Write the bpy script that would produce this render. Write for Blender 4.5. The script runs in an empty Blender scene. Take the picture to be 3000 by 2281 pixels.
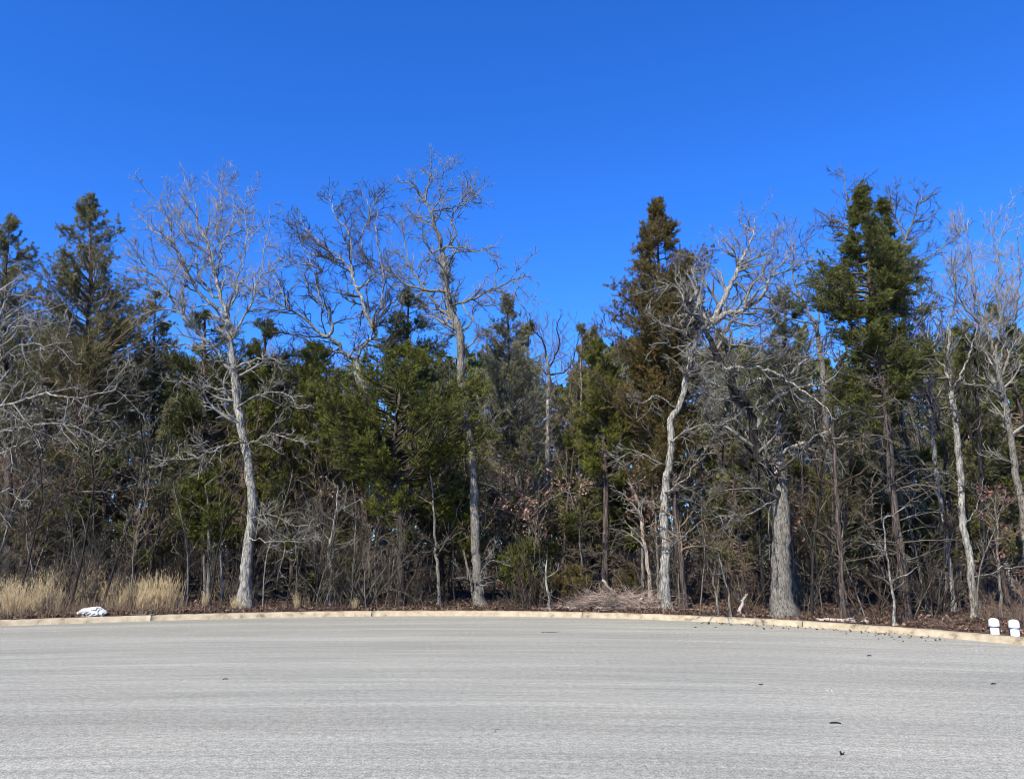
import bpy, math
import numpy as np

# ------------------------------------------------------------------ camera, sky, sun, exposure
SC = bpy.context.scene
COL = SC.collection
RND = np.random.default_rng(11)
F, CX, CY, PITCH, EYE = 2253.0, 1500.0, 1140.5, math.radians(11.5), 1.6
cam_data = bpy.data.cameras.new('camera')
cam_data.sensor_width = 36.0
cam_data.lens = 36.0 * F / 3000.0
cam_data.clip_end = 2000.0
cam = bpy.data.objects.new('camera', cam_data)
COL.objects.link(cam)
cam.location = (0, 0, EYE)
cam.rotation_euler = (math.radians(90) + PITCH, 0, 0)
SC.camera = cam

SUN_EL, SUN_AZ = math.radians(42), math.radians(30)       # azimuth: to the left of straight behind the camera
sun_vec = np.array([-math.sin(SUN_AZ) * math.cos(SUN_EL), -math.cos(SUN_AZ) * math.cos(SUN_EL), math.sin(SUN_EL)])
world = bpy.data.worlds.new('World')
SC.world = world
world.use_nodes = True
wn, wl = world.node_tree.nodes, world.node_tree.links
wn.clear()
sky = wn.new('ShaderNodeTexSky')
sky.sky_type = 'NISHITA'
sky.sun_disc = False
sky.sun_elevation = SUN_EL
sky.sun_rotation = math.atan2(sun_vec[0], sun_vec[1])
sky.altitude = 300
sky.air_density = 1.0
sky.dust_density = 0.0
sky.ozone_density = 6.0
hs = wn.new('ShaderNodeHueSaturation')
hs.inputs['Saturation'].default_value = 1.20
wb = wn.new('ShaderNodeMix'); wb.data_type = 'RGBA'; wb.blend_type = 'MULTIPLY'      # the camera's white balance for the whole sky
wb.inputs[0].default_value = 1.0
wb.inputs[7].default_value = (0.62, 0.90, 1.42, 1)
bg = wn.new('ShaderNodeBackground')
bg.inputs['Strength'].default_value = 0.108
wo = wn.new('ShaderNodeOutputWorld')
wl.new(sky.outputs[0], hs.inputs['Color'])
wl.new(hs.outputs[0], wb.inputs[6])
wl.new(wb.outputs[2], bg.inputs[0])
wl.new(bg.outputs[0], wo.inputs[0])
sd = bpy.data.lights.new('sun', 'SUN')
sd.energy = 4.6
sd.angle = math.radians(0.5)
sd.color = (1.0, 0.94, 0.82)
sun = bpy.data.objects.new('sun', sd)
COL.objects.link(sun)
from mathutils import Vector
sun.rotation_euler = Vector(sun_vec.tolist()).to_track_quat('Z', 'Y').to_euler()
SC.view_settings.view_transform = 'Standard'
SC.view_settings.look = 'None'
SC.view_settings.gamma = 1
SC.view_settings.use_curve_mapping = False
SC.view_settings.exposure = 0.80
SC.cycles.filter_width = 0.95
SC.cycles.max_bounces = 6
SC.cycles.diffuse_bounces = 3

# ------------------------------------------------------------------ geometry of the place
def ray(u, v):
    dx, dz = u - CX, CY - v
    return np.array([dx, F * math.cos(PITCH) - dz * math.sin(PITCH), F * math.sin(PITCH) + dz * math.cos(PITCH)])
def pt(u, v, Y):
    d = ray(u, v)
    return d * (Y / d[1]) + np.array([0, 0, EYE])
def hit(u, v, z=0.11):
    d = ray(u, v)
    s = (z - EYE) / d[2]
    return d * s + np.array([0, 0, EYE])
CEN = np.array([-2.38, 5.07])
R0 = 13.645
_cp = [(0, 1834), (350, 1821), (700, 1810), (1100, 1806), (1500, 1804), (2200, 1827), (2800, 1872.6), (3000, 1888)]
_h = np.array([hit(u, v, 0.0)[:2] for u, v in _cp]) - CEN
_ang = np.arctan2(_h[:, 1], _h[:, 0])
_fit = np.polyfit(_ang, np.hypot(_h[:, 0], _h[:, 1]) - R0, 4)
A0, A1 = _ang.min(), _ang.max()
def redge(a):
    """radius of the road edge at angle a round the turning circle"""
    a = np.asarray(a, float)
    c = np.clip(a, A0, A1)
    out = np.maximum(A0 - a, a - A1)
    return R0 + np.polyval(_fit, c) * np.exp(-np.maximum(out, 0) * 6)
def out_dist(x, y):
    dx, dy = x - CEN[0], y - CEN[1]
    return np.hypot(dx, dy) - redge(np.arctan2(dy, dx))
def ground_z(x, y):
    d = out_dist(x, y)
    b = 0.098 + 0.03 * np.sin(x * 1.3 + 1) * np.cos(y * 1.1) * np.clip(d - 0.4, 0, 1) + 0.025 * np.sin(x * 3.1 + y * 2.3) * np.clip(d - 0.5, 0, 1)
    return b + 0.012 * np.clip(d, 0, 30)
def yedge(x):
    y = 5.0
    for _ in range(40):
        y = y - 0.8 * float(out_dist(x, y))
    return y

# ------------------------------------------------------------------ mesh helpers
TRIS = [0]
def mesh(name, parts, mats, attrs=None, smooth=True, mat_idx=None):
    """parts: list of (verts (n,3), faces (m,k)); attrs: list of per-vertex tint arrays"""
    me = bpy.data.meshes.new(name)
    V, L, S, T, off, MI = [], [], [], [], 0, []
    for i, (v, f) in enumerate(parts):
        v = np.asarray(v, np.float32).reshape(-1, 3)
        f = np.asarray(f, np.int32)
        V.append(v)
        if f.size:
            L.append((f + off).ravel())
            S.append(np.full(len(f), f.shape[1], np.int32))
            TRIS[0] += len(f) * (f.shape[1] - 2)
            MI.append(np.full(len(f), mat_idx[i] if mat_idx else 0, np.int32))
        T.append(np.asarray(attrs[i], np.float32) if attrs else np.zeros(len(v), np.float32))
        off += len(v)
    V, L, S, T, MI = np.concatenate(V), np.concatenate(L), np.concatenate(S), np.concatenate(T), np.concatenate(MI)
    me.vertices.add(len(V)); me.vertices.foreach_set('co', V.ravel())
    me.loops.add(len(L)); me.loops.foreach_set('vertex_index', L)
    me.polygons.add(len(S))
    st = np.concatenate([[0], np.cumsum(S)[:-1]]).astype(np.int32)
    me.polygons.foreach_set('loop_start', st)
    me.polygons.foreach_set('use_smooth', np.full(len(S), smooth))
    me.polygons.foreach_set('material_index', MI)
    a = me.attributes.new('tint', 'FLOAT', 'POINT')
    a.data.foreach_set('value', T)
    me.update(calc_edges=True)
    for m in (mats if isinstance(mats, (list, tuple)) else [mats]):
        me.materials.append(m)
    return me
def obj(name, me, parent=None, loc=None):
    o = bpy.data.objects.new(name, me)
    COL.objects.link(o)
    if parent is not None:
        o.parent = parent
    if loc is not None:
        o.location = [float(c) for c in loc]
    return o
def tag(o, label=None, cat=None, group=None, kind=None):
    if label: o['label'] = label
    if cat: o['category'] = cat
    if group: o['group'] = group
    if kind: o['kind'] = kind
    return o
def empty(name, loc=(0, 0, 0)):
    return obj(name, None, None, loc)
def norm(a):
    return a / np.maximum(np.linalg.norm(a, axis=-1, keepdims=True), 1e-9)

def tubes(P, R, S=3, tip=False, rough=0.0):
    """P (N,K,3), R (N,K) -> list of (verts, faces); tip: last ring collapses to one point"""
    N, K, _ = P.shape
    T = np.empty_like(P)
    T[:, 1:-1] = P[:, 2:] - P[:, :-2]; T[:, 0] = P[:, 1] - P[:, 0]; T[:, -1] = P[:, -1] - P[:, -2]
    T = norm(T)
    ov = norm(P[:, -1] - P[:, 0])
    ref = norm(np.cross(ov, norm(RND.normal(size=(N, 3)))))
    U = norm(np.cross(T, ref[:, None, :])); W = np.cross(T, U)
    a = np.arange(S) * 2 * math.pi / S
    K2 = K - 1 if tip else K
    rr = R[:, :K2, None] * (1 + rough * RND.normal(size=(N, K2, S)) if rough else np.ones((1, 1, S)))
    ring = P[:, :K2, None, :] + rr[..., None] * (U[:, :K2, None, :] * np.cos(a)[None, None, :, None] + W[:, :K2, None, :] * np.sin(a)[None, None, :, None])
    V = ring.reshape(-1, 3)
    base = (np.arange(N) * K2 * S)[:, None, None]
    k = np.arange(K2 - 1)[None, :, None]; s = np.arange(S)[None, None, :]; s2 = (s + 1) % S
    out = []
    if K2 > 1:
        q = np.stack([base + k * S + s, base + k * S + s2, base + (k + 1) * S + s2, base + (k + 1) * S + s], -1).reshape(-1, 4)
        out.append((V, q))
    if tip:
        b = (np.arange(N) * K2 * S)[:, None] + (K2 - 1) * S
        nv = len(V)
        tri = np.stack([b + np.arange(S)[None], b + (np.arange(S)[None] + 1) % S, np.repeat(nv + np.arange(N)[:, None], S, 1)], -1).reshape(-1, 3)
        V2 = np.concatenate([V, P[:, -1]])
        out = [(V2, q)] if K2 > 1 else [(V2, np.zeros((0, 4), np.int32))]
        out.append((np.zeros((0, 3)), tri - len(V2)))      # refers back into the previous block
        return out
    return out

def grow(S, D, L, r0, r1, K, wig, up):
    """grow N curved branches"""
    N = len(S)
    P = np.empty((N, K, 3)); P[:, 0] = S
    d = norm(D); w = np.asarray(wig)
    step = (L / (K - 1))[:, None]
    for k in range(1, K):
        d = norm(d + w * RND.normal(size=(N, 3)) + np.array([0, 0, up]))
        P[:, k] = P[:, k - 1] + d * step
    t = np.linspace(0, 1, K)[None]
    R = r0[:, None] * (1 - t) + r1 * t if np.ndim(r1) == 0 else r0[:, None] * (1 - t) + r1[:, None] * t
    return P, R

def spawn(P, R, n, t0, t1, length, lr, ang, up, K, wig, rf, rmin, flat=0.0, up0=0.0):
    """children on a set of branches; length: relative to the parent's length (array) or absolute"""
    N, KK, _ = P.shape
    n = np.full(N, n) if np.ndim(n) == 0 else n
    n = np.floor(n + RND.random(N)).astype(int)
    idx = np.repeat(np.arange(N), n)
    M = len(idx)
    t = t0 + (t1 - t0) * RND.random(M)
    f = t * (KK - 1); i = np.minimum(f.astype(int), KK - 2); fr = (f - i)[:, None]
    S = P[idx, i] * (1 - fr) + P[idx, i + 1] * fr
    rad = R[idx, i] * (1 - fr[:, 0]) + R[idx, i + 1] * fr[:, 0]
    T = norm(P[idx, i + 1] - P[idx, i])
    perp = RND.normal(size=(M, 3)); perp[:, 2] *= (1 - flat); perp[:, 2] += up0
    perp = norm(perp - (perp * T).sum(-1, keepdims=True) * T)
    A = math.radians(ang) * (0.7 + 0.6 * RND.random(M))[:, None]
    D = np.cos(A) * T + np.sin(A) * perp
    L = (length[idx] if np.ndim(length) else np.full(M, length)) * (1 - lr + 2 * lr * RND.random(M)) * (1 - 0.45 * t)
    r0 = np.minimum(np.maximum(rad * rf, rmin * 1.3), 0.015 + L * 0.03)
    return grow(S, D, L, r0, rmin, K, wig, up)
def plen(P):
    return np.linalg.norm(np.diff(P, axis=1), axis=2).sum(1)

def resample(P, R, K):
    P = np.asarray(P, float); R = np.asarray(R, float)
    seg = np.linalg.norm(np.diff(P, axis=0), axis=1); s = np.concatenate([[0], np.cumsum(seg)])
    # Catmull-Rom through the points
    t = np.linspace(0, s[-1], K)
    i = np.clip(np.searchsorted(s, t, side='right') - 1, 0, len(P) - 2)
    f = ((t - s[i]) / np.maximum(seg[i], 1e-9))[:, None]
    p0, p1, p2, p3 = P[np.maximum(i - 1, 0)], P[i], P[i + 1], P[np.minimum(i + 2, len(P) - 1)]
    Q = 0.5 * (2 * p1 + (p2 - p0) * f + (2 * p0 - 5 * p1 + 4 * p2 - p3) * f ** 2 + (3 * p1 - p0 - 3 * p2 + p3) * f ** 3)
    return Q, np.interp(t, s, R)

def tufts(P, D, n, ln, wd, spread, up=0.25):
    """needle-like spikes of foliage: n per seed point"""
    M = len(P) * n
    b = np.repeat(P, n, 0) + RND.normal(size=(M, 3)) * ln * 0.35
    d = norm(np.repeat(norm(D), n, 0) + spread * RND.normal(size=(M, 3)) + np.array([0, 0, up]))
    L = ln * (0.6 + 0.8 * RND.random((M, 1)))
    w = norm(np.cross(d, RND.normal(size=(M, 3)))) * wd * 0.5 * (0.7 + 0.6 * RND.random((M, 1)))
    V = np.stack([b - w, b + w, b + d * L], 1).reshape(-1, 3)
    Fc = np.arange(M * 3).reshape(-1, 3)
    return V, Fc

def leaves(P, n, size, jit):
    """small folded leaf blades (two triangles)"""
    M = len(P) * n
    c = np.repeat(P, n, 0) + RND.normal(size=(M, 3)) * jit
    a = norm(RND.normal(size=(M, 3))); b = norm(np.cross(a, RND.normal(size=(M, 3)))); nrm = np.cross(a, b)
    s = size * (0.6 + 0.8 * RND.random((M, 1)))
    V = np.stack([c - a * s * .5, c + b * s * .28 + nrm * s * .12, c + a * s * .5, c - b * s * .28 + nrm * s * .12], 1).reshape(-1, 3)
    i = np.arange(M)[:, None] * 4
    Fc = np.concatenate([i + np.array([[0, 1, 2]]), i + np.array([[0, 2, 3]])], 0)
    return V, Fc, M

# ------------------------------------------------------------------ materials
def mat(name, rough=0.9, spec=0.2):
    m = bpy.data.materials.new(name); m.use_nodes = True
    nt = m.node_tree; b = nt.nodes['Principled BSDF']
    b.inputs['Roughness'].default_value = rough
    b.inputs['Specular IOR Level'].default_value = spec
    return m, nt, b
def N(nt, typ, **kw):
    n = nt.nodes.new(typ)
    for k, v in kw.items():
        if k.startswith('i_'):
            key = k[2:]
            n.inputs[int(key) if key.isdigit() else key.replace('_', ' ')].default_value = v
        else:
            setattr(n, k, v)
    return n
def ramp(nt, fac, stops):
    r = nt.nodes.new('ShaderNodeValToRGB')
    el = r.color_ramp.elements
    while len(el) < len(stops): el.new(0.5)
    for e, (p, c) in zip(el, stops):
        e.position = p; e.color = (*c, 1)
    nt.links.new(fac, r.inputs[0])
    return r.outputs[0]
def noise(nt, vec, scale, detail=4, rough=0.6, dist=0.0):
    n = N(nt, 'ShaderNodeTexNoise', i_Scale=scale, i_Detail=detail, i_Roughness=rough, i_Distortion=dist)
    if vec is not None: nt.links.new(vec, n.inputs['Vector'])
    return n.outputs['Fac']
def stretch(nt, s):
    tc = N(nt, 'ShaderNodeTexCoord'); mp = N(nt, 'ShaderNodeMapping')
    mp.inputs['Scale'].default_value = s
    nt.links.new(tc.outputs['Object'], mp.inputs['Vector'])
    return mp.outputs[0]
def mixc(nt, fac, a, b, blend='MIX'):
    m = N(nt, 'ShaderNodeMix', data_type='RGBA', blend_type=blend)
    for sock, val in ((m.inputs['Factor'], fac), (m.inputs[6], a), (m.inputs[7], b)):
        if hasattr(val, 'links'): nt.links.new(val, sock)
        elif isinstance(val, (tuple, list)): sock.default_value = (*val, 1)
        else: sock.default_value = val
    return m.outputs[2]

def bark(name, dark, mid, light, zs=0.22, scale=26, patch=0.5):
    m, nt, b = mat(name, 0.92, 0.15)
    v = stretch(nt, (1, 1, zs))
    n1 = noise(nt, v, scale, 5, 0.65, 0.6)
    v2 = stretch(nt, (1, 1, 0.6))
    n2 = noise(nt, v2, 3.2, 4, 0.6)
    c = ramp(nt, n1, [(0.34, dark), (0.47, mid), (0.62, light)])
    c2 = ramp(nt, n2, [(0.35, tuple(x * 0.55 for x in mid)), (0.6, light)])
    col = mixc(nt, patch, c, mixc(nt, 1.0, c, c2, 'MULTIPLY'))
    col = mixc(nt, 0.5, c, c2) if patch > 0.5 else col
    nt.links.new(col, b.inputs['Base Color'])
    bp = N(nt, 'ShaderNodeBump', i_Strength=0.9, i_Distance=0.03)
    nt.links.new(n1, bp.inputs['Height']); nt.links.new(bp.outputs[0], b.inputs['Normal'])
    return m
def twigmat(name, a, b_):
    m, nt, b = mat(name, 0.85, 0.15)
    oi = N(nt, 'ShaderNodeObjectInfo'); v = stretch(nt, (1, 1, 1))
    n1 = noise(nt, v, 2.6, 3, 0.7)
    f = N(nt, 'ShaderNodeMath', operation='ADD'); f.inputs[1].default_value = 0
    nt.links.new(n1, f.inputs[0])
    g = N(nt, 'ShaderNodeMath', operation='MULTIPLY_ADD'); nt.links.new(oi.outputs['Random'], g.inputs[0]); g.inputs[1].default_value = 0.3; g.inputs[2].default_value = -0.15
    nt.links.new(g.outputs[0], f.inputs[1])
    nt.links.new(ramp(nt, f.outputs[0], [(0.33, a), (0.62, b_)]), b.inputs['Base Color'])
    return m
def leafmat(name, stops, trans=0.25, scale=1.6, amp=0.5):
    m, nt, b = mat(name, 0.7, 0.25)
    at = N(nt, 'ShaderNodeAttribute', attribute_name='tint')
    v = stretch(nt, (1, 1, 1)); n1 = noise(nt, v, scale, 4, 0.65)
    mm = N(nt, 'ShaderNodeMath', operation='MULTIPLY_ADD'); nt.links.new(n1, mm.inputs[0]); mm.inputs[1].default_value = amp * 2
    nt.links.new(at.outputs['Fac'], mm.inputs[2])
    col = ramp(nt, mm.outputs[0], stops)
    nt.links.new(col, b.inputs['Base Color'])
    tr = N(nt, 'ShaderNodeBsdfTranslucent'); nt.links.new(col, tr.inputs[0])
    mx = N(nt, 'ShaderNodeMixShader'); mx.inputs[0].default_value = trans
    nt.links.new(b.outputs[0], mx.inputs[1]); nt.links.new(tr.outputs[0], mx.inputs[2])
    nt.links.new(mx.outputs[0], nt.nodes['Material Output'].inputs[0])
    return m
M = {}
M['oak'] = bark('oak_bark', (0.06, 0.053, 0.043), (0.26, 0.245, 0.21), (0.56, 0.535, 0.475))
M['oak_dark'] = bark('dark_and_shaded_oak_bark', (0.012, 0.011, 0.01), (0.035, 0.032, 0.03), (0.085, 0.08, 0.073))  # dark bark; also paints shade onto the snag oak's limb and shaded trunks
M['oak_grey'] = bark('grey_oak_bark', (0.06, 0.054, 0.045), (0.21, 0.193, 0.162), (0.38, 0.352, 0.298), 0.25, 34)
M['cedar_bark'] = bark('cedar_bark', (0.03, 0.022, 0.018), (0.10, 0.078, 0.065), (0.24, 0.195, 0.165), 0.06, 40)
M['dead'] = bark('weathered_wood', (0.16, 0.13, 0.10), (0.42, 0.35, 0.29), (0.72, 0.64, 0.55), 0.1, 30)
M['twig'] = twigmat('oak_twigs', (0.042, 0.038, 0.032), (0.26, 0.245, 0.205))
M['twig_dark'] = twigmat('shade_dark_twigs', (0.02, 0.017, 0.013), (0.125, 0.107, 0.08))  # colour lowered to paint the shaded gaps of the twig tangle
M['twig_brown'] = twigmat('brown_twigs', (0.04, 0.028, 0.019), (0.20, 0.148, 0.10))
M['stick'] = twigmat('dry_sticks', (0.08, 0.06, 0.045), (0.36, 0.28, 0.22))
M['cedar'] = leafmat('cedar_foliage', [(0.2, (0.041, 0.046, 0.013)), (0.55, (0.096, 0.104, 0.024)), (0.85, (0.161, 0.163, 0.034)), (1.0, (0.234, 0.210, 0.045))])
M['cedar_bright'] = leafmat('bright_cedar_foliage', [(0.2, (0.043, 0.049, 0.011)), (0.5, (0.109, 0.117, 0.018)), (1.0, (0.219, 0.210, 0.030))])
M['cedar_brown'] = leafmat('bronze_cedar_foliage', [(0.2, (0.043, 0.040, 0.013)), (0.5, (0.124, 0.097, 0.028)), (0.75, (0.176, 0.115, 0.035)), (1.0, (0.278, 0.163, 0.050))])
M['cedar_blue'] = leafmat('blue_cedar_foliage', [(0.2, (0.043, 0.054, 0.024)), (0.6, (0.109, 0.125, 0.050)), (1.0, (0.190, 0.203, 0.074))])
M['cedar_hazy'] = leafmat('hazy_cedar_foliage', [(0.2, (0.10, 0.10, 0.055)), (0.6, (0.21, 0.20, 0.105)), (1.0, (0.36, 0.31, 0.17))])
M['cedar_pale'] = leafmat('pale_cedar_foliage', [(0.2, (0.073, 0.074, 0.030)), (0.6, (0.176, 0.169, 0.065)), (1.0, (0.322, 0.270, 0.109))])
M['leaf'] = leafmat('dry_oak_leaves', [(0.2, (0.16, 0.09, 0.065)), (0.6, (0.40, 0.25, 0.19)), (1.0, (0.60, 0.43, 0.34))], 0.3)
M['leaf_red'] = leafmat('red_oak_leaves', [(0.2, (0.13, 0.06, 0.045)), (0.6, (0.28, 0.14, 0.105)), (1.0, (0.42, 0.26, 0.2))], 0.3)
M['litter'] = leafmat('leaf_litter', [(0.2, (0.05, 0.03, 0.022)), (0.6, (0.15, 0.09, 0.06)), (1.0, (0.36, 0.25, 0.18))], 0.1)
M['straw'] = leafmat('dry_grass_blades', [(0.2, (0.40, 0.30, 0.16)), (0.6, (0.76, 0.61, 0.36)), (1.0, (0.88, 0.78, 0.52))], 0.25, 3)
M['straw_brown'] = leafmat('brown_grass_blades', [(0.2, (0.12, 0.08, 0.05)), (0.6, (0.29, 0.21, 0.135)), (1.0, (0.55, 0.44, 0.3))], 0.2, 3)

def mat_asphalt():
    m, nt, b = mat('old_asphalt', 0.85, 0.25)
    tc = N(nt, 'ShaderNodeTexCoord'); sp = N(nt, 'ShaderNodeSeparateXYZ'); nt.links.new(tc.outputs['Object'], sp.inputs[0])
    # paving lanes: y bent slightly along x, as the paver drove
    sq = N(nt, 'ShaderNodeMath', operation='MULTIPLY_ADD'); xs = N(nt, 'ShaderNodeMath', operation='ADD', i_1=1.5)
    nt.links.new(sp.outputs[0], xs.inputs[0]); x2 = N(nt, 'ShaderNodeMath', operation='MULTIPLY')
    nt.links.new(xs.outputs[0], x2.inputs[0]); nt.links.new(xs.outputs[0], x2.inputs[1])
    nt.links.new(x2.outputs[0], sq.inputs[0]); sq.inputs[1].default_value = 0.016; nt.links.new(sp.outputs[1], sq.inputs[2])
    def lane(sx, sy):
        a = N(nt, 'ShaderNodeMath', operation='MULTIPLY', i_1=sx); nt.links.new(sp.outputs[0], a.inputs[0])
        c = N(nt, 'ShaderNodeMath', operation='MULTIPLY', i_1=sy); nt.links.new(sq.outputs[0], c.inputs[0])
        cb = N(nt, 'ShaderNodeCombineXYZ'); nt.links.new(a.outputs[0], cb.inputs[0]); nt.links.new(c.outputs[0], cb.inputs[1])
        return cb.outputs[0]
    l1 = noise(nt, lane(0.07, 1.1), 1.0, 3, 0.6)
    l2 = noise(nt, lane(0.22, 5.0), 1.0, 4, 0.7)
    big = noise(nt, tc.outputs['Object'], 0.35, 3, 0.5)
    g1 = noise(nt, tc.outputs['Object'], 70, 2, 0.6)
    g2 = noise(nt, tc.outputs['Object'], 17, 4, 0.8)
    l3 = noise(nt, lane(0.5, 16.0), 1.0, 3, 0.7)
    def grey(v): return (v * 1.0, v * 0.965, v * 0.775)
    c = ramp(nt, g1, [(0.37, grey(0.06)), (0.46, grey(0.25)), (0.54, grey(0.34)), (0.64, grey(0.68))])
    c2 = ramp(nt, g2, [(0.38, grey(0.15)), (0.5, grey(0.30)), (0.62, grey(0.46))])
    base = mixc(nt, 0.5, c, c2)
    base = mixc(nt, 1.0, base, ramp(nt, l1, [(0.3, (.84, .84, .84)), (0.68, (1.1, 1.1, 1.1))]), 'MULTIPLY')
    base = mixc(nt, 1.0, base, ramp(nt, l2, [(0.3, (.80, .80, .80)), (0.45, (.97, .97, .97)), (0.7, (1.13, 1.13, 1.13))]), 'MULTIPLY')
    base = mixc(nt, 1.0, base, ramp(nt, l3, [(0.3, (.88, .88, .88)), (0.5, (1, 1, 1)), (0.7, (1.08, 1.08, 1.08))]), 'MULTIPLY')
    base = mixc(nt, 1.0, base, ramp(nt, big, [(0.35, (0.95, 0.96, 0.96)), (0.65, (1.04, 1.03, 1.02))]), 'MULTIPLY')
    nt.links.new(base, b.inputs['Base Color'])
    bp = N(nt, 'ShaderNodeBump', i_Strength=0.55, i_Distance=0.006)
    nt.links.new(g1, bp.inputs['Height']); nt.links.new(bp.outputs[0], b.inputs['Normal'])
    return m
def mat_simple(name, stops, scale=8, rough=0.9, bump=0.3, dist=0.01, detail=5):
    m, nt, b = mat(name, rough, 0.2)
    v = stretch(nt, (1, 1, 1)); n1 = noise(nt, v, scale, detail, 0.65)
    nt.links.new(ramp(nt, n1, stops), b.inputs['Base Color'])
    bp = N(nt, 'ShaderNodeBump', i_Strength=bump, i_Distance=dist)
    nt.links.new(noise(nt, v, scale * 4, 3, 0.7), bp.inputs['Height']); nt.links.new(bp.outputs[0], b.inputs['Normal'])
    return m
M['asphalt'] = mat_asphalt()
M['curb'] = mat_simple('tan_concrete', [(0.3, (0.15, 0.115, 0.075)), (0.45, (0.32, 0.26, 0.165)), (0.68, (0.44, 0.37, 0.25))], 5, 0.9, 0.3, 0.008, 8)
M['soil'] = mat_simple('forest_soil', [(0.3, (0.035, 0.024, 0.018)), (0.5, (0.09, 0.06, 0.042)), (0.7, (0.18, 0.13, 0.095))], 9, 0.95, 0.8, 0.04)
M['rock'] = mat_simple('white_limestone', [(0.3, (0.18, 0.17, 0.15)), (0.45, (0.46, 0.45, 0.42)), (0.7, (0.66, 0.65, 0.61))], 7, 0.85, 0.5, 0.02)
M['pvc'] = mat_simple('white_plastic', [(0.3, (0.55, 0.56, 0.56)), (0.7, (0.72, 0.73, 0.73))], 12, 0.45, 0.03, 0.002)
M['shadow_gap'] = mat_simple('painted_gap_shade', [(0.3, (0.05, 0.05, 0.05)), (0.7, (0.09, 0.09, 0.09))], 12)  # dark colour paints the shade in the gap under the cap

# ------------------------------------------------------------------ setting: ground, road, curb
rings = np.concatenate([[0.1, 4, 8, 11, 12.5], np.arange(13.0, 15.2, 0.1)[1:], np.arange(15.2, 26, 0.35), np.geomspace(26, 900, 30)])
na = 360
an = np.arange(na) * 2 * math.pi / na
gv = []
for r in rings:
    x, y = CEN[0] + r * np.cos(an), CEN[1] + r * np.sin(an)
    d = out_dist(x, y)
    street = (np.abs(x - CEN[0] - 1) < 4.6) & (y < CEN[1])
    z = np.where((d < 0.1) | street, -0.06, ground_z(x, y))
    gv.append(np.stack([x, y, z], 1))
gv = np.concatenate(gv)
i = np.arange(len(rings) - 1)[:, None]; j = np.arange(na)[None]; j2 = (j + 1) % na
gf = np.stack([i * na + j, i * na + j2, (i + 1) * na + j2, (i + 1) * na + j], -1).reshape(-1, 4)
tag(obj('ground', mesh('ground', [(gv, gf[:, ::-1])], M['soil'])), kind='structure')
ra = np.linspace(0, 2 * math.pi, 241)[:-1]
rx = CEN[0] + (redge(ra) + 0.05) * np.cos(ra); ry = CEN[1] + (redge(ra) + 0.05) * np.sin(ra)
rv = [np.array([[CEN[0], CEN[1], 0.0]])]
fr = [0.25, 0.5, 0.75, 1.0]
for f_ in fr:
    rv.append(np.stack([CEN[0] + (rx - CEN[0]) * f_, CEN[1] + (ry - CEN[1]) * f_, 0 * rx], 1))
rv = np.concatenate(rv); n = 240
tri = np.stack([np.zeros(n, int), 1 + np.arange(n), 1 + (np.arange(n) + 1) % n], 1)
qs = []
for k in range(3):
    a = 1 + k * n + np.arange(n); b_ = 1 + k * n + (np.arange(n) + 1) % n
    qs.append(np.stack([a, a + n, b_ + n, b_], 1))
road = mesh('road', [(rv, tri), (np.zeros((0, 3)), np.concatenate(qs) - len(rv))], M['asphalt'], smooth=False)
tag(obj('road', road), kind='structure')
sv = np.array([[CEN[0] - 3.5, -120, -0.004], [CEN[0] + 5.5, -120, -0.004], [CEN[0] + 5.5, -2, -0.004], [CEN[0] - 3.5, -2, -0.004]])
tag(obj('street', mesh('street', [(sv, [[0, 1, 2, 3]])], M['asphalt'], smooth=False)), kind='structure')

# curb: cast sections 5 m long with narrow open joints; rolled section profile
prof = np.array([(-0.02, -0.03), (0.0, 0.01), (0.02, 0.04), (0.035, 0.075), (0.055, 0.098), (0.09, 0.108), (0.20, 0.110), (0.24, 0.104), (0.25, 0.07), (0.25, -0.05)])
curb = empty('curb', (CEN[0], CEN[1], 0)); tag(curb, kind='structure')
def curb_section(a0, a1, parent):
    K = max(6, int((a1 - a0) * 13.6 / 0.12))
    aa = np.linspace(a0, a1, K)
    rr = redge(aa)
    wob = 0.003 * np.sin(aa * 110) + 0.002 * np.sin(aa * 401) + 0.0012 * RND.normal(size=K)
    V = np.stack([np.stack([(rr + p + wob * 0.6) * np.cos(aa), (rr + p + wob * 0.6) * np.sin(aa), np.full(K, z) + (wob if z > 0.02 else 0)], 1) for p, z in prof], 1)
    m_ = len(prof)
    i = np.arange(K - 1)[:, None]; j = np.arange(m_ - 1)[None]
    q = np.stack([i * m_ + j, i * m_ + j + 1, (i + 1) * m_ + j + 1, (i + 1) * m_ + j], -1).reshape(-1, 4)
    caps = [np.arange(m_)[None], ((K - 1) * m_ + np.arange(m_)[::-1])[None]]
    V = V.reshape(-1, 3)
    me = mesh('curb_section', [(V, q)] + [(np.zeros((0, 3)), c - len(V)) for c in caps], M['curb'])
    return obj('curb_section', me, parent)
joint_px = [(1715, 1804), (2362, 1833), (1086, 1806)]
ja = []
for u, v in joint_px:
    h = hit(u, v, 0.0)[:2] - CEN
    ja.append(math.atan2(h[1], h[0]))
ja.sort()
step = (ja[2] - ja[0]) / 2
angs = [ja[0] - step * k for k in (4, 3, 2, 1)] + ja + [ja[2] + step * k for k in (1, 2, 3, 4)]
g_ = 0.006 / 13.6
for a, b_ in zip(angs[:-1], angs[1:]):
    if b_ - a > 0.02:
        curb_section(a + g_, b_ - g_, curb)

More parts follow.
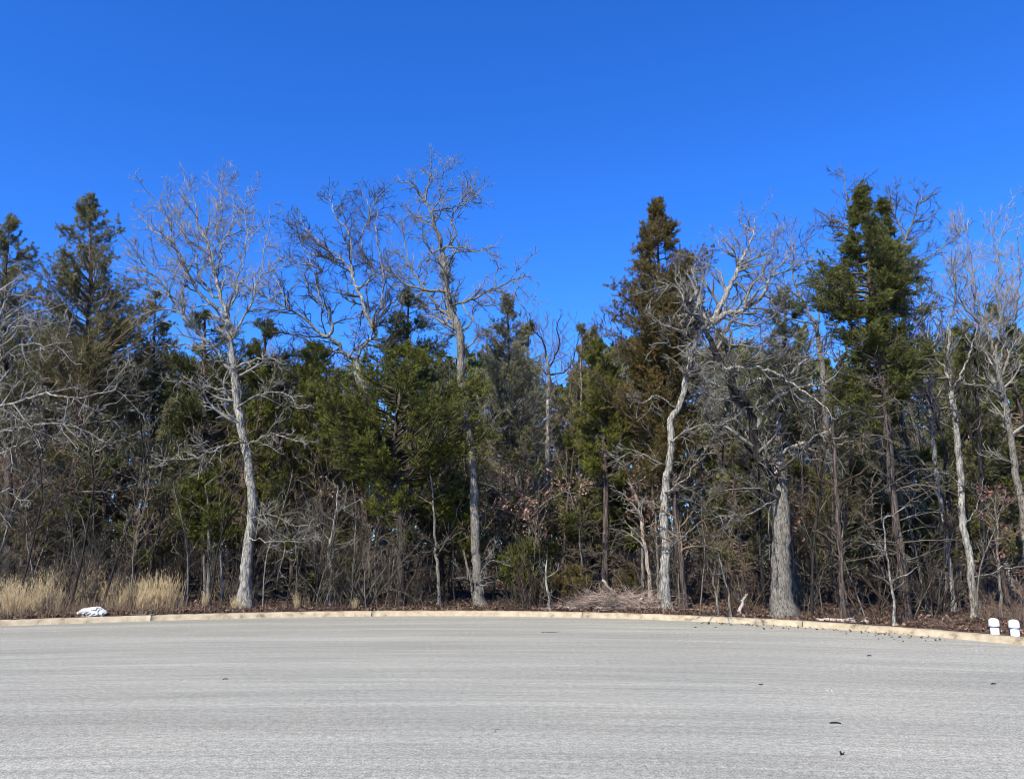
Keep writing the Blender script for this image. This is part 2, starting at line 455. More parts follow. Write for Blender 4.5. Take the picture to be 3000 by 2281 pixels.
# ------------------------------------------------------------------ tree builders
def path_pts(pl, Y, dy0, dy1):
    """pixel polyline -> world polyline whose depth drifts from Y+dy0 to Y+dy1"""
    K = len(pl); s = np.linspace(0, 1, K)
    return np.array([pt(p[0], p[1], Y + dy0 + (dy1 - dy0) * t) for p, t in zip(pl, s)])
def crook(P, amp):
    K = len(P)
    n = RND.normal(size=(K, 3)) * amp
    n[0] = 0; n[-1] *= 0.3
    return P + n
def sweep(P, R, S=10, rough=0.05):
    return tubes(P[None], R[None], S, False, rough)
def add_cap(P, R):
    return P, R

def twig_levels(PS, RS, dens, lscale, K=12, up=0.05, deep=True, fine_r=0.0036, wig=0.20):
    """L2..L4 from a list of polylines; returns mesh parts"""
    P = np.stack([resample(p, r, K)[0] for p, r in zip(PS, RS)]); R = np.stack([resample(p, r, K)[1] for p, r in zip(PS, RS)])
    L = plen(P); out = []
    P2, R2 = spawn(P, R, L * 4.2 * dens, 0.10, 1.0, lscale * np.clip(0.28 * L + 0.32, 0.4, 1.3), 0.5, 50, up, 7, wig, 0.6, 0.0062)
    out += tubes(P2, R2, 4)
    P3, R3 = spawn(P2, R2, plen(P2) * 6.3 * dens, 0.12, 1.0, 0.45 * lscale * np.clip(plen(P2), 0.4, 1.1), 0.5, 50, up, 5, wig, 0.7, 0.0042)
    out += tubes(P3, R3, 3)
    last = P3
    if deep:
        P4, R4 = spawn(P3, R3, plen(P3) * 11 * dens, 0.1, 1.0, 0.20 * lscale, 0.5, 42, up, 2, wig, 0.8, fine_r)
        out += tubes(P4, R4, 3, True)
        last = P4
    return out, P2, P3, last

def bare_tree(name, label, cat, trunk, limbs, Y=None, bmat='oak', tmat='twig', dens=1.0, lscale=1.0, up=0.05, group=None, trunk_t0=0.55, leafy=None, trunk_dy=0.0, lmat=None, dyf=0.5, deep=True, twig_from=0.15, seed=None):
    if Y is None:
        hb = hit(trunk[0][0], trunk[0][1]); rb = trunk[0][2] * hb[1] / F * 0.75
        while out_dist(hb[0], hb[1]) < 0.33 + rb: hb *= 1.003
        Y = float(hb[1])
    P = path_pts(trunk, Y, 0, trunk_dy)
    R = np.array([p[2] for p in trunk], float) * Y / F / 2
    gz = float(ground_z(P[0, 0], P[0, 1]))
    P[0, 2] = gz - 0.15
    base = P[0].copy(); base[2] = gz
    root = empty(name, base); tag(root, label, cat, group)
    K = max(14, int(np.linalg.norm(P[-1] - P[0]) / 0.14))
    PT, RT = resample(P - base, R, K)
    fl = np.clip(1 - (PT[:, 2]) / 0.45, 0, 1) ** 2
    RT = RT * (1 + (0.28 if RT[0] > 0.2 else 0.45) * fl)
    PT = crook(PT, 0.012)
    wide = RT[0] > 0.1
    obj('trunk', mesh('trunk', sweep(PT, RT, 18 if wide else 9, 0.07 if wide else 0.05), M[bmat]), root)
    n0 = min(int(K * trunk_t0), K - 4)
    PS, RS = [PT[n0:]], [RT[n0:]]
    known = [np.array([p[0], p[1], 0 + trunk_dy * i / (len(trunk) - 1)]) for i, p in enumerate(trunk)]
    kn = []
    for a_, b2 in zip(known[:-1], known[1:]):
        kn += [a_ + (b2 - a_) * t for t in np.linspace(0, 1, 12)]
    for lb in limbs:
        w0, pl = lb[0], lb[1]
        s = np.array(pl[0], float)
        ds = [np.hypot(k[0] - s[0], k[1] - s[1]) for k in kn]
        dy0 = kn[int(np.argmin(ds))][2]
        nk = kn[int(np.argmin(ds))]
        if ds[int(np.argmin(ds))] > 3: pl = [(nk[0], nk[1])] + list(pl)
        ln = sum(math.hypot(a[0] - b[0], a[1] - b[1]) for a, b in zip(pl[:-1], pl[1:])) * Y / F
        dy1 = dy0 + (lb[2] if len(lb) > 2 else RND.uniform(-1, 1) * dyf) * ln
        lp = path_pts(pl, Y, dy0, dy1) - base
        lr = np.linspace(w0, lb[4] if len(lb) > 4 else 1.6, len(pl)) * Y / F / 2
        KL = max(8, int(ln / 0.1))
        LP, LR = resample(lp, lr, KL)
        LP = crook(LP, 0.02)
        obj('limb', mesh('limb', sweep(LP, LR, 8 if w0 > 8 else 6, 0.06), M[lb[3] if len(lb) > 3 else (lmat or bmat)]), root)
        PS.append(LP); RS.append(LR)
        for i_ in range(len(pl) - 1):
            for t in np.linspace(0, 1, 6):
                g = (i_ + t) / (len(pl) - 1)
                kn.append(np.array([pl[i_][0] * (1 - t) + pl[i_ + 1][0] * t, pl[i_][1] * (1 - t) + pl[i_ + 1][1] * t, dy0 + (dy1 - dy0) * g]))
    parts, P2, P3, last = twig_levels(PS, RS, dens, lscale, up=up, deep=deep)
    obj('crown', mesh('crown', parts, M[tmat]), root)
    if leafy:
        n_, sz, lm, frac = leafy
        ends = last[:, -1]; ends = ends[RND.random(len(ends)) < frac]
        V, Fc, Mn = leaves(ends, n_, sz, 0.05)
        obj('leaves', mesh('leaves', [(V, Fc)], M[lm], [np.repeat(RND.uniform(-0.25, 0.25, Mn), 4)], smooth=False), root)
    return root

def cedar_crown(PT, RT, env, nb, fmat_par, rise=0.5, inner=0.3, tuft=(8, 0.085, 0.028), clump=5, dens=1.0, ysc=0.85):
    """env: rows (z, rl, rr) relative to the trunk axis. Returns (branch parts, foliage parts, tints)"""
    env = np.array(env, float); env = env[np.argsort(env[:, 0])]
    z0, z1 = env[0, 0], env[-1, 0]
    zs = np.linspace(z0, z1, 200)
    wgt = np.interp(zs, env[:, 0], env[:, 1] + env[:, 2]) + 0.45
    nc = max(3, nb // clump)
    q_ = (np.arange(nc) + RND.random(nc)) / nc
    hc = np.interp(q_, np.cumsum(wgt) / wgt.sum(), zs); ac = np.arange(nc) * 2.39996 + RND.normal(0, .5, nc); lc = RND.uniform(0.58, 1.14, nc)
    idx = np.arange(nb) % nc
    h = hc[idx] + RND.normal(0, 0.13, nb); a = ac[idx] + RND.normal(0, 0.22, nb); lf = lc[idx] * RND.uniform(0.55, 1.05, nb)
    # leader sprays at the very top
    nt_ = max(4, nb // 14)
    h = np.concatenate([h, RND.uniform(z1 - (z1 - z0) * 0.12, z1, nt_)]); a = np.concatenate([a, RND.uniform(0, 6.28, nt_)]); lf = np.concatenate([lf, RND.uniform(0.3, 1, nt_)])
    h = np.clip(h, z0 - 0.1, z1)
    rl = np.interp(h, env[:, 0], env[:, 1]); rr = np.interp(h, env[:, 0], env[:, 2])
    rx = np.where(np.cos(a) > 0, rr, rl); ryy = (rl + rr) / 2 * ysc
    r = 1 / np.sqrt((np.cos(a) / np.maximum(rx, .08)) ** 2 + (np.sin(a) / np.maximum(ryy, .08)) ** 2) * lf * 1.08
    def axis(z): return np.stack([np.interp(z, PT[:, 2], PT[:, 0]), np.interp(z, PT[:, 2], PT[:, 1]), z], 1)
    def trad(z): return np.interp(z, PT[:, 2], RT)
    tipc = axis(h)
    tip = tipc + np.stack([np.cos(a) * r, np.sin(a) * r, 0 * r], 1)
    hs_ = np.maximum(h - r * rise * RND.uniform(0.5, 1.4, len(h)), PT[2, 2] + 0.3)
    st = axis(hs_)
    K = 6; t = np.linspace(0, 1, K)[None, :, None]
    P = st[:, None] * (1 - t) + tip[:, None] * t
    sag = np.sin(t * math.pi) * 0.10 * r[:, None, None] * RND.uniform(-1.2, 0.4, (len(h), 1, 1))
    P[:, :, 2:3] += sag
    P[:, 1:] += RND.normal(size=(len(h), K - 1, 3)) * 0.03
    r0 = np.minimum(np.clip(0.010 + 0.014 * r, 0.008, 0.04), trad(hs_) * 0.8 + 0.004)
    R = r0[:, None] * (1 - 0.75 * np.linspace(0, 1, K)[None])
    br = tubes(P, R, 4)
    L = plen(P)
    P2, R2 = spawn(P, R, (3 + L * 7) * dens, inner, 1.0, np.clip(0.42 * L, 0.16, 0.6), 0.4, 45, 0.10, 4, 0.16, 0.6, 0.0035, flat=0.35)
    br += tubes(P2, R2, 3, True)
    nS = 5
    S = P2[:, 1:].reshape(-1, 3); D = norm(np.diff(P2, axis=1)).reshape(-1, 3)
    keep = RND.random(len(S)) < 0.9 * min(dens, 1)
    tn, tl, tw = tuft
    V, Fc = tufts(S[keep], D[keep], tn, tl, tw, 0.55)
    S1 = P[:, -3:].reshape(-1, 3); D1 = norm(np.repeat((P[:, -1] - P[:, -3])[:, None], 3, 1)).reshape(-1, 3)
    V1, F1 = tufts(S1, D1, tn, tl, tw, 0.5)
    tint_b = RND.normal(0, 0.12, len(P2))
    tS = np.repeat(tint_b, 3)[keep]
    T = np.repeat(tS, tn * 3) + np.repeat(RND.normal(0, 0.06, len(tS) * tn), 3) - 0.02
    T1 = np.repeat(RND.normal(0.05, 0.1, len(S1) * tn), 3)
    return br, [(V, Fc), (V1, F1)], [T, T1]

def dead_limbs(PT, RT, z0, z1, n, ln, droop=-0.03):
    z0, z1 = min(z0, z1), max(z0, z1)
    z = RND.uniform(z0, z1, n); a = RND.uniform(0, 2 * math.pi, n)
    S = np.stack([np.interp(z, PT[:, 2], PT[:, 0]), np.interp(z, PT[:, 2], PT[:, 1]), z], 1)
    D = np.stack([np.cos(a), np.sin(a), RND.uniform(-0.1, 0.45, n)], 1)
    L = ln * RND.uniform(0.35, 1.0, n)
    P, R = grow(S, D, L, 0.006 + 0.008 * L, 0.004, 6, 0.15, droop)
    out = tubes(P, R, 4)
    P2, R2 = spawn(P, R, L * 5, 0.15, 1, 0.35 * L, 0.4, 50, -0.02, 4, 0.18, 0.7, 0.004)
    out += tubes(P2, R2, 3)
    P3, R3 = spawn(P2, R2, plen(P2) * 8, 0.1, 1, 0.2, 0.4, 45, 0, 2, 0.2, 0.8, 0.0035)
    out += tubes(P3, R3, 3, True)
    return out

def cedar_tree(name, label, cat, trunk, env, Y=None, fmat='cedar', nb=110, rise=0.5, dead=None, limbs=(), tuft=(12, 0.070, 0.022), dens=1.0, group=None, bmat='cedar_bark', inner=0.3, trunk_dy=0.0, clump=5, twig='twig_dark', ysc=0.85):
    if Y is None:
        hb = hit(trunk[0][0], trunk[0][1]); rb = trunk[0][2] * hb[1] / F * 0.75
        while out_dist(hb[0], hb[1]) < 0.33 + rb: hb *= 1.003
        Y = float(hb[1])
    P = path_pts(trunk, Y, 0, trunk_dy); R = np.array([p[2] for p in trunk], float) * Y / F / 2
    gz = float(ground_z(P[0, 0], P[0, 1])); P[0, 2] = gz - 0.15
    base = P[0].copy(); base[2] = gz
    root = empty(name, base); tag(root, label, cat, group)
    K = max(16, int(np.linalg.norm(P[-1] - P[0]) / 0.2))
    PT, RT = resample(P - base, R, K)
    RT *= 1 + 0.35 * np.clip(1 - PT[:, 2] / 0.4, 0, 1) ** 2
    PT = crook(PT, 0.01)
    obj('trunk', mesh('trunk', sweep(PT, RT, 12, 0.08), M[bmat]), root)
    e = []
    for v, l, r_ in env:
        c = pt((l + r_) / 2, v, Y)
        z = c[2] - base[2]; ax = np.interp(z, PT[:, 2], PT[:, 0]) + base[0]
        e.append((z, max(0.05, ax - pt(l, v, Y)[0]), max(0.05, pt(r_, v, Y)[0] - ax)))
    br, fo, T = cedar_crown(PT, RT, e, nb, None, rise, inner, tuft, clump, dens, ysc)
    if dead:
        v0, v1, n_, ln = dead
        br += dead_limbs(PT, RT, max(0.3, pt(1500, v1, Y)[2] - base[2]), pt(1500, v0, Y)[2] - base[2], n_, ln)
    tag(obj('branches', mesh('branches', br, M[twig]), root), kind='stuff')
    obj('crown', mesh('crown', fo, M[fmat], T, smooth=False), root)
    PS, RS = [], []
    for lb in limbs:
        w0, pl = lb[0], lb[1]
        ln = sum(math.hypot(a[0] - b[0], a[1] - b[1]) for a, b in zip(pl[:-1], pl[1:])) * Y / F
        lp = path_pts(pl, Y, 0, (lb[2] if len(lb) > 2 else RND.uniform(-1, 0.2)) * ln) - base
        LP, LR = resample(lp, np.linspace(w0, 2, len(pl)) * Y / F / 2, max(8, int(ln / 0.1)))
        LP = crook(LP, 0.02)
        obj('limb', mesh('limb', sweep(LP, LR, 6, 0.06), M['oak']), root)
        PS.append(LP); RS.append(LR)
    if PS:
        parts = twig_levels(PS, RS, 0.9, 0.9, up=0.02)[0]
        tag(obj('twigs', mesh('twigs', parts, M['twig']), root), kind='stuff')
    return root
# ------------------------------------------------------------------ the trees one can tell apart
bare_tree('oak_tree', 'tall pale-barked bare oak with a leaning trunk and wide fan crown, left of centre', 'tree',
    [(715, 1783, 44), (719, 1720, 36), (723, 1650, 30), (735, 1546, 27), (740, 1462, 26), (731, 1400, 26), (723, 1329, 25), (708, 1254, 24), (694, 1171, 24), (685, 1083, 19), (677, 1021, 17), (669, 958, 15), (664, 915, 15)],
    [(12, [(664, 915), (644, 854), (631, 812), (617, 750), (604, 700), (583, 658), (575, 617), (562, 575), (537, 525)], 0.1),
     (11, [(662, 921), (617, 887), (575, 850), (550, 800), (533, 758), (512, 725), (506, 679), (479, 625), (450, 583), (433, 560)], -0.25),
     (6, [(512, 725), (487, 696), (450, 675), (417, 642), (392, 612)]),
     (8, [(631, 870), (592, 825), (581, 792), (575, 742), (542, 700), (529, 667), (508, 637), (490, 590)], 0.35),
     (8, [(671, 900), (694, 862), (694, 817), (710, 783), (717, 733), (725, 675), (717, 625), (722, 560)], 0.2),
     (7, [(641, 845), (637, 792), (646, 733), (637, 683), (650, 625), (640, 560), (590, 515)], 0.4),
     (6, [(646, 733), (665, 690), (690, 640), (700, 600)]),
     (8, [(680, 990), (717, 921), (737, 887), (746, 854), (762, 808), (771, 750), (787, 675), (792, 604)], 0.1),
     (5, [(762, 808), (800, 790), (830, 740)]),
     (11, [(684, 1100), (667, 1083), (637, 1037), (600, 992), (575, 962), (537, 925), (496, 867), (467, 825), (433, 787), (400, 754), (367, 725), (342, 704)], -0.2),
     (6, [(637, 1037), (608, 1017), (542, 1010), (492, 1012), (454, 1021)], -0.5),
     (6, [(500, 870), (440, 845), (400, 820), (365, 815)], -0.3),
     (5, [(560, 830), (520, 800), (470, 790), (420, 760), (390, 715)], -0.3),
     (7, [(690, 1146), (633, 1137), (579, 1129), (540, 1115), (515, 1130)], -0.7),
     (7, [(710, 1294), (658, 1304), (604, 1329), (554, 1342), (479, 1342)], -0.6),
     (7, [(690, 1075), (742, 1054), (792, 1050), (840, 1065)], -0.5),
     (6, [(702, 1190), (750, 1162), (792, 1148), (850, 1160), (868, 1200)], -0.6),
     (4, [(725, 1300), (790, 1270), (850, 1285), (890, 1290)], -0.6),
     (4, [(740, 1580), (800, 1585), (880, 1580), (950, 1572)], -0.4),
     (4, [(737, 1520), (790, 1505), (860, 1540), (920, 1535)], -0.5)], dens=1.4, lscale=0.85)

bare_tree('oak_tree', 'bare oak with dark crooked limbs spreading low to both sides behind the big green cedar', 'tree',
    [(1120, 1752, 34), (1112, 1550, 30), (1085, 1300, 28), (1060, 1130, 26), (1040, 1055, 24)],
    [(13, [(1040, 1055), (1005, 1033), (990, 1005), (957, 988), (929, 967), (886, 929), (848, 905), (805, 886), (767, 862), (729, 843), (700, 829)], -0.2),
     (10, [(957, 988), (974, 967), (971, 943), (957, 905), (929, 876), (905, 852), (890, 814), (871, 771), (850, 730)], -0.2),
     (5, [(929, 876), (930, 820), (910, 780), (905, 740)]),
     (11, [(1045, 1050), (1062, 1014), (1095, 986), (1102, 952), (1095, 933), (1114, 905), (1119, 867), (1124, 805), (1112, 750), (1105, 695), (1102, 648), (1108, 610)], -0.1),
     (11, [(1098, 978), (1071, 914), (1062, 881), (1043, 843), (1033, 810), (1005, 762), (967, 733), (943, 714), (905, 681), (886, 657), (880, 630)], 0.3),
     (8, [(1033, 810), (1029, 757), (1024, 686), (986, 638), (971, 600), (962, 557)], 0.1),
     (7, [(1043, 843), (1076, 829), (1090, 781), (1062, 740), (1062, 686), (1081, 629), (1076, 590), (1050, 550)], 0.3),
     (6, [(1076, 660), (1095, 600), (1120, 570), (1140, 560)]),
     (6, [(1100, 940), (1140, 900), (1170, 860), (1180, 800)], 0.3),
     (7, [(943, 790), (905, 775), (860, 770), (840, 755)], -0.4),
     (8, [(1005, 762), (960, 755), (900, 740), (880, 700), (868, 640)], 0.2),
     (8, [(1005, 1033), (929, 1014), (890, 990), (824, 971), (786, 971)], -0.6),
     (6, [(1030, 1035), (1080, 990), (1060, 978), (990, 985)], -0.6),
     (6, [(848, 905), (815, 830), (790, 800)], 0.2)], Y=23.5, bmat='oak', dens=1.4, trunk_t0=0.8, lscale=0.95)

bare_tree('oak_tree', 'tallest bare oak of the row with a narrow twisting top rising above everything at centre', 'tree',
    [(1410, 1775, 36), (1404, 1733, 30), (1396, 1650, 27), (1394, 1592, 26), (1387, 1408, 24), (1383, 1342, 24), (1367, 1233, 24), (1352, 1110, 24), (1350, 1067, 22), (1348, 995, 24), (1340, 952, 24), (1319, 900, 17), (1307, 838, 15), (1302, 781, 14), (1295, 733, 14), (1286, 695, 12), (1271, 657, 11), (1264, 624, 10)],
    [(8, [(1264, 624), (1248, 595), (1229, 562), (1200, 543), (1157, 533)], 0.2),
     (7, [(1245, 590), (1257, 533), (1262, 495), (1264, 452)], -0.2),
     (7, [(1267, 619), (1290, 576), (1290, 543), (1305, 476)], 0.3),
     (6, [(1267, 619), (1319, 610), (1362, 590), (1400, 552)], 0.1),
     (8, [(1298, 740), (1333, 686), (1324, 648), (1338, 610), (1367, 571), (1386, 510)], 0.3),
     (7, [(1290, 729), (1319, 724), (1357, 724), (1386, 738), (1424, 733), (1457, 752)], -0.3),
     (6, [(1290, 729), (1262, 736), (1248, 705), (1229, 686)], -0.3),
     (5, [(1262, 736), (1240, 700), (1235, 640)]),
     (5, [(1270, 655), (1235, 640), (1210, 632), (1190, 600)]),
     (10, [(1310, 852), (1267, 850), (1205, 838), (1157, 805), (1133, 767), (1129, 724)], -0.3),
     (10, [(1338, 945), (1300, 914), (1276, 886), (1233, 833), (1210, 790), (1190, 733), (1181, 667), (1171, 629)], 0.3),
     (6, [(1210, 790), (1175, 750), (1160, 730)]),
     (9, [(1338, 890), (1390, 876), (1429, 852), (1462, 843), (1490, 824), (1519, 838), (1510, 867), (1533, 900)], -0.2),
     (5, [(1490, 824), (1530, 812), (1560, 810)]),
     (4, [(1450, 845), (1452, 800), (1470, 770)]),
     (6, [(1345, 975), (1386, 938), (1381, 900), (1400, 860)], 0.3),
     (6, [(1350, 1035), (1400, 985), (1440, 965), (1480, 930)], 0.2),
     (6, [(1350, 1000), (1310, 960), (1270, 920), (1240, 900)], 0.4),
     (5, [(1385, 1320), (1420, 1270), (1450, 1230), (1470, 1200)], -0.5),
     (4, [(1400, 1700), (1440, 1640), (1500, 1660)], -0.4)], dens=1.45, trunk_t0=0.62, bmat='oak_grey', lscale=0.9)

bare_tree('oak_tree', 'thickest trunk, old grey oak with broken snag top and dark left limb', 'tree',
    [(2297, 1809, 76), (2292, 1760, 62), (2290, 1707, 54), (2288, 1568, 50), (2286, 1475, 48), (2282, 1420, 44), (2280, 1385, 36)],
    [(36, [(2283, 1420), (2277, 1336), (2280, 1266), (2288, 1210)], 0.0, 'dead', 12),
     (32, [(2284, 1475), (2268, 1420), (2246, 1373), (2223, 1336), (2209, 1266), (2200, 1206), (2167, 1170), (2142, 1115), (2121, 1071), (2092, 1017), (2071, 975)], -0.15, 'oak_dark', 15),  # limb in shadow: its shade is put into the bark colour
     (11, [(2121, 1071), (2140, 1010), (2142, 942), (2208, 954), (2260, 930), (2310, 900)], -0.3),
     (10, [(2100, 1030), (2133, 960), (2183, 904), (2250, 908), (2292, 890), (2340, 850)], 0.2),
     (14, [(2280, 1335), (2335, 1303), (2376, 1294), (2400, 1271), (2497, 1238), (2580, 1190)], -0.45, 'oak'),
     (14, [(2209, 1266), (2250, 1190), (2300, 1150), (2360, 1130), (2420, 1120), (2480, 1060)], -0.5, 'oak'),
     (12, [(2160, 1160), (2220, 1110), (2300, 1105), (2350, 1060), (2390, 1040), (2460, 1040)], -0.4, 'oak'),
     (13, [(2125, 1085), (2190, 1075), (2260, 1090), (2330, 1130), (2400, 1180), (2450, 1230)], -0.5, 'oak'),
     (7, [(2277, 1290), (2240, 1250), (2255, 1200), (2230, 1150)], -0.5), (7, [(2340, 1300), (2370, 1340), (2420, 1350), (2470, 1400)], -0.5),
     (7, [(2350, 1060), (2380, 1000), (2430, 980), (2460, 940)], -0.3), (6, [(2400, 1271), (2440, 1300), (2510, 1290), (2560, 1320)], -0.3),
     (7, [(2183, 1010), (2230, 1020), (2270, 1050), (2320, 1040)], -0.5), (6, [(2150, 1225), (2100, 1250), (2070, 1240), (2030, 1270)], -0.4),
     (8, [(2300, 1105), (2330, 1160), (2380, 1200), (2390, 1260)], -0.4),
     (8, [(2209, 1266), (2150, 1230), (2110, 1180), (2060, 1150), (2020, 1150)], 0.5),
     (12, [(2235, 1360), (2190, 1310), (2165, 1250), (2140, 1200)], 0.3, 'oak_dark'),
     (7, [(2121, 1071), (2080, 1060), (2030, 1090), (1990, 1080)], -0.6),
     (7, [(2265, 1470), (2200, 1500), (2158, 1512), (2087, 1517), (2033, 1546), (1967, 1600)], -0.6),
     (6, [(2272, 1450), (2200, 1430), (2130, 1435), (2060, 1425)], -0.6),
     (9, [(2183, 904), (2200, 840), (2233, 800), (2242, 760), (2280, 720)], 0.1)], bmat='oak_grey', dens=1.2, lscale=0.95, trunk_t0=0.97, up=0.02, tmat='twig')

bare_tree('oak_tree', 'lichen-pale oak trunk forking into a crooked crown, left of the thick snag oak', 'tree',
    [(1950, 1787, 34), (1948, 1692, 28), (1950, 1608, 25), (1946, 1504, 24), (1950, 1442, 23), (1956, 1379, 22), (1967, 1308, 21), (1967, 1233, 20), (1992, 1187, 18), (2000, 1150, 17), (2012, 1104, 16), (2021, 1054, 16), (2037, 1000, 16), (2050, 968, 16)],
    [(20, [(2050, 968), (2070, 940), (2050, 905), (2042, 854), (2017, 883), (1996, 850), (1979, 817), (1980, 780)], -0.2),
     (13, [(2047, 890), (2020, 920), (1985, 845), (1940, 830), (1920, 800)], -0.4),
     (14, [(2055, 965), (2000, 971), (1958, 954), (1921, 942), (1890, 900)], -0.5),
     (21, [(2052, 968), (2083, 950), (2125, 867), (2154, 808), (2171, 767), (2192, 725), (2208, 683), (2217, 633)], 0.2),
     (6, [(2171, 767), (2130, 740), (2110, 720), (2100, 690)], 0.1),
     (7, [(2125, 867), (2110, 800), (2060, 770), (2030, 740)], 0.1),
     (7, [(2208, 683), (2180, 660), (2170, 640)]),
     (19, [(2083, 950), (2133, 917), (2183, 904), (2230, 870), (2260, 810), (2300, 760), (2330, 720)], -0.2),
     (7, [(2154, 808), (2200, 760), (2260, 730), (2280, 680)], 0.3),
     (7, [(2260, 810), (2310, 790), (2370, 765), (2400, 770)], 0.1),
     (7, [(2090, 960), (2130, 990), (2180, 1000), (2240, 980), (2300, 990)], -0.4),
     (6, [(2040, 1000), (1980, 1020), (1940, 1000), (1900, 1010)], -0.5),
     (6, [(1985, 1200), (1930, 1160), (1880, 1180), (1840, 1170)], -0.5),
     (6, [(1972, 1290), (2030, 1250), (2100, 1240), (2150, 1210)], -0.5),
     (5, [(1957, 1370), (1900, 1340), (1850, 1330), (1800, 1350)], -0.5),
     (5, [(1955, 1440), (2010, 1400), (2060, 1320), (2080, 1290)], -0.4),
     (5, [(2012, 1104), (2060, 1100), (2100, 1130), (2150, 1140)], -0.5)], dens=1.25, trunk_t0=0.75, lscale=0.95)

bare_tree('pale_bare_tree', 'slim straight light-grey trunk leaning left beside the white capped pipes', 'tree',
    [(2858, 1813, 25), (2853, 1750, 21), (2845, 1684, 19), (2836, 1610, 19), (2824, 1545, 19), (2813, 1382, 18), (2803, 1266, 17), (2790, 1173, 15), (2784, 1110, 12)],
    [(9, [(2784, 1110), (2762, 1070), (2736, 1030), (2713, 977), (2700, 900), (2680, 830)], 0.2),
     (9, [(2784, 1110), (2778, 1008), (2785, 932), (2800, 860), (2790, 790)], 0.0),
     (7, [(2790, 1150), (2830, 1060), (2850, 1000), (2880, 930), (2890, 860)], 0.2),
     (5, [(2736, 1030), (2690, 1000), (2650, 990), (2610, 950)], -0.3),
     (5, [(2797, 1200), (2730, 1190), (2660, 1190), (2600, 1210)], -0.5),
     (4, [(2815, 1420), (2760, 1380), (2700, 1400)], -0.5),
     (4, [(2824, 1545), (2870, 1460), (2880, 1400)], -0.4),
     (4, [(2848, 1690), (2900, 1680), (2960, 1660), (3010, 1660)], -0.4)], dens=1.0, lscale=0.95, up=0.09)

bare_tree('pale_bare_tree', 'pale trunk slanting out of the picture at the right edge under a twiggy crown', 'tree',
    [(3030, 1812, 26), (3010, 1620, 22), (2998, 1512, 20), (2980, 1410, 19), (2961, 1266, 17), (2943, 1173, 16), (2932, 1120, 15), (2915, 1040, 12)],
    [(8, [(2915, 1040), (2895, 960), (2860, 880), (2850, 800), (2840, 730), (2830, 660)], 0.1),
     (8, [(2915, 1040), (2930, 940), (2920, 860), (2930, 780), (2910, 700), (2920, 630)], 0.3),
     (7, [(2930, 1110), (2970, 1000), (2980, 900), (2990, 800), (2980, 700), (2990, 650)], 0.1),
     (7, [(2925, 1070), (2960, 960), (3000, 880), (3030, 760), (3040, 680)], 0.0),
     (6, [(2895, 960), (2840, 920), (2810, 870), (2790, 780), (2800, 690)], -0.3),
     (5, [(2860, 880), (2830, 820), (2770, 790)], -0.2),
     (6, [(2943, 1173), (2890, 1100), (2860, 1010), (2870, 940)], -0.4),
     (4, [(2975, 1370), (2930, 1330), (2890, 1340)], -0.4)], dens=1.15, lscale=0.95, up=0.12, bmat='oak_grey')

bare_tree('bare_tree', 'grey bare trunk close beside the slim pale trunk next to the white pipes', 'tree',
    [(2882, 1800, 16), (2873, 1707, 14), (2880, 1568, 13), (2873, 1382, 12), (2866, 1250, 10), (2860, 1100, 8), (2850, 980, 6)],
    [(4, [(2866, 1250), (2820, 1180), (2800, 1120)]), (4, [(2862, 1150), (2900, 1080), (2910, 1000)]), (4, [(2870, 1330), (2930, 1290), (2960, 1240)])], bmat='oak_dark', tmat='twig_dark', up=0.1)

bare_tree('bare_tree', 'thin speckled bare trunk between the dark double-topped cedar and the pale leaning trunk', 'tree',
    [(2800, 1800, 12), (2776, 1605, 12), (2752, 1452, 12), (2739, 1336, 12), (2725, 1196, 11), (2715, 1050, 9), (2700, 930, 7)],
    [(5, [(2720, 1150), (2660, 1110), (2620, 1060), (2600, 1010)], -0.3), (5, [(2715, 1050), (2750, 980), (2740, 900), (2760, 830)]), (4, [(2745, 1400), (2680, 1370), (2640, 1330)], -0.5), (4, [(2760, 1500), (2700, 1500), (2650, 1520)], -0.5)], dens=1.0, up=0.08)

bare_tree('bare_tree', 'bare forked tree behind the dark cedar whose two pale tops flank its tip', 'tree',
    [(2600, 1780, 20), (2590, 1500, 18), (2580, 1200, 17), (2590, 1000, 16), (2600, 880, 14)],
    [(9, [(2600, 900), (2540, 820), (2505, 730), (2490, 665), (2482, 600), (2470, 500)], 0.1),
     (7, [(2490, 665), (2440, 640), (2400, 620)]), (6, [(2482, 600), (2520, 540), (2540, 520)]), (5, [(2500, 700), (2450, 680), (2410, 640)]),
     (9, [(2600, 880), (2640, 760), (2650, 700), (2620, 630), (2606, 584), (2588, 539)], 0.2),
     (8, [(2645, 720), (2673, 650), (2695, 597), (2713, 548)], 0.0),
     (6, [(2695, 597), (2730, 570), (2750, 560)]), (6, [(2673, 650), (2720, 640), (2760, 600)]),
     (8, [(2640, 790), (2722, 753), (2780, 709), (2816, 673)], -0.1),
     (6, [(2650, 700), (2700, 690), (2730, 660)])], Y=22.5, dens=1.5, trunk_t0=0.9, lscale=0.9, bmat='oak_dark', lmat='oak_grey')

bare_tree('bare_tree', 'bare grey tree against the sky between the snag oak and the dark cedar', 'tree',
    [(2430, 1760, 20), (2425, 1400, 18), (2410, 1100, 16), (2390, 950, 12)],
    [(8, [(2390, 950), (2340, 860), (2320, 790), (2330, 720), (2310, 660)]), (7, [(2395, 970), (2400, 850), (2370, 760), (2360, 700)]), (5, [(2405, 1060), (2450, 960), (2480, 900)]), (6, [(2390, 950), (2300, 930), (2260, 880), (2240, 800), (2220, 740)])], Y=23.5, dens=0.8, trunk_t0=0.8, bmat='oak_grey')

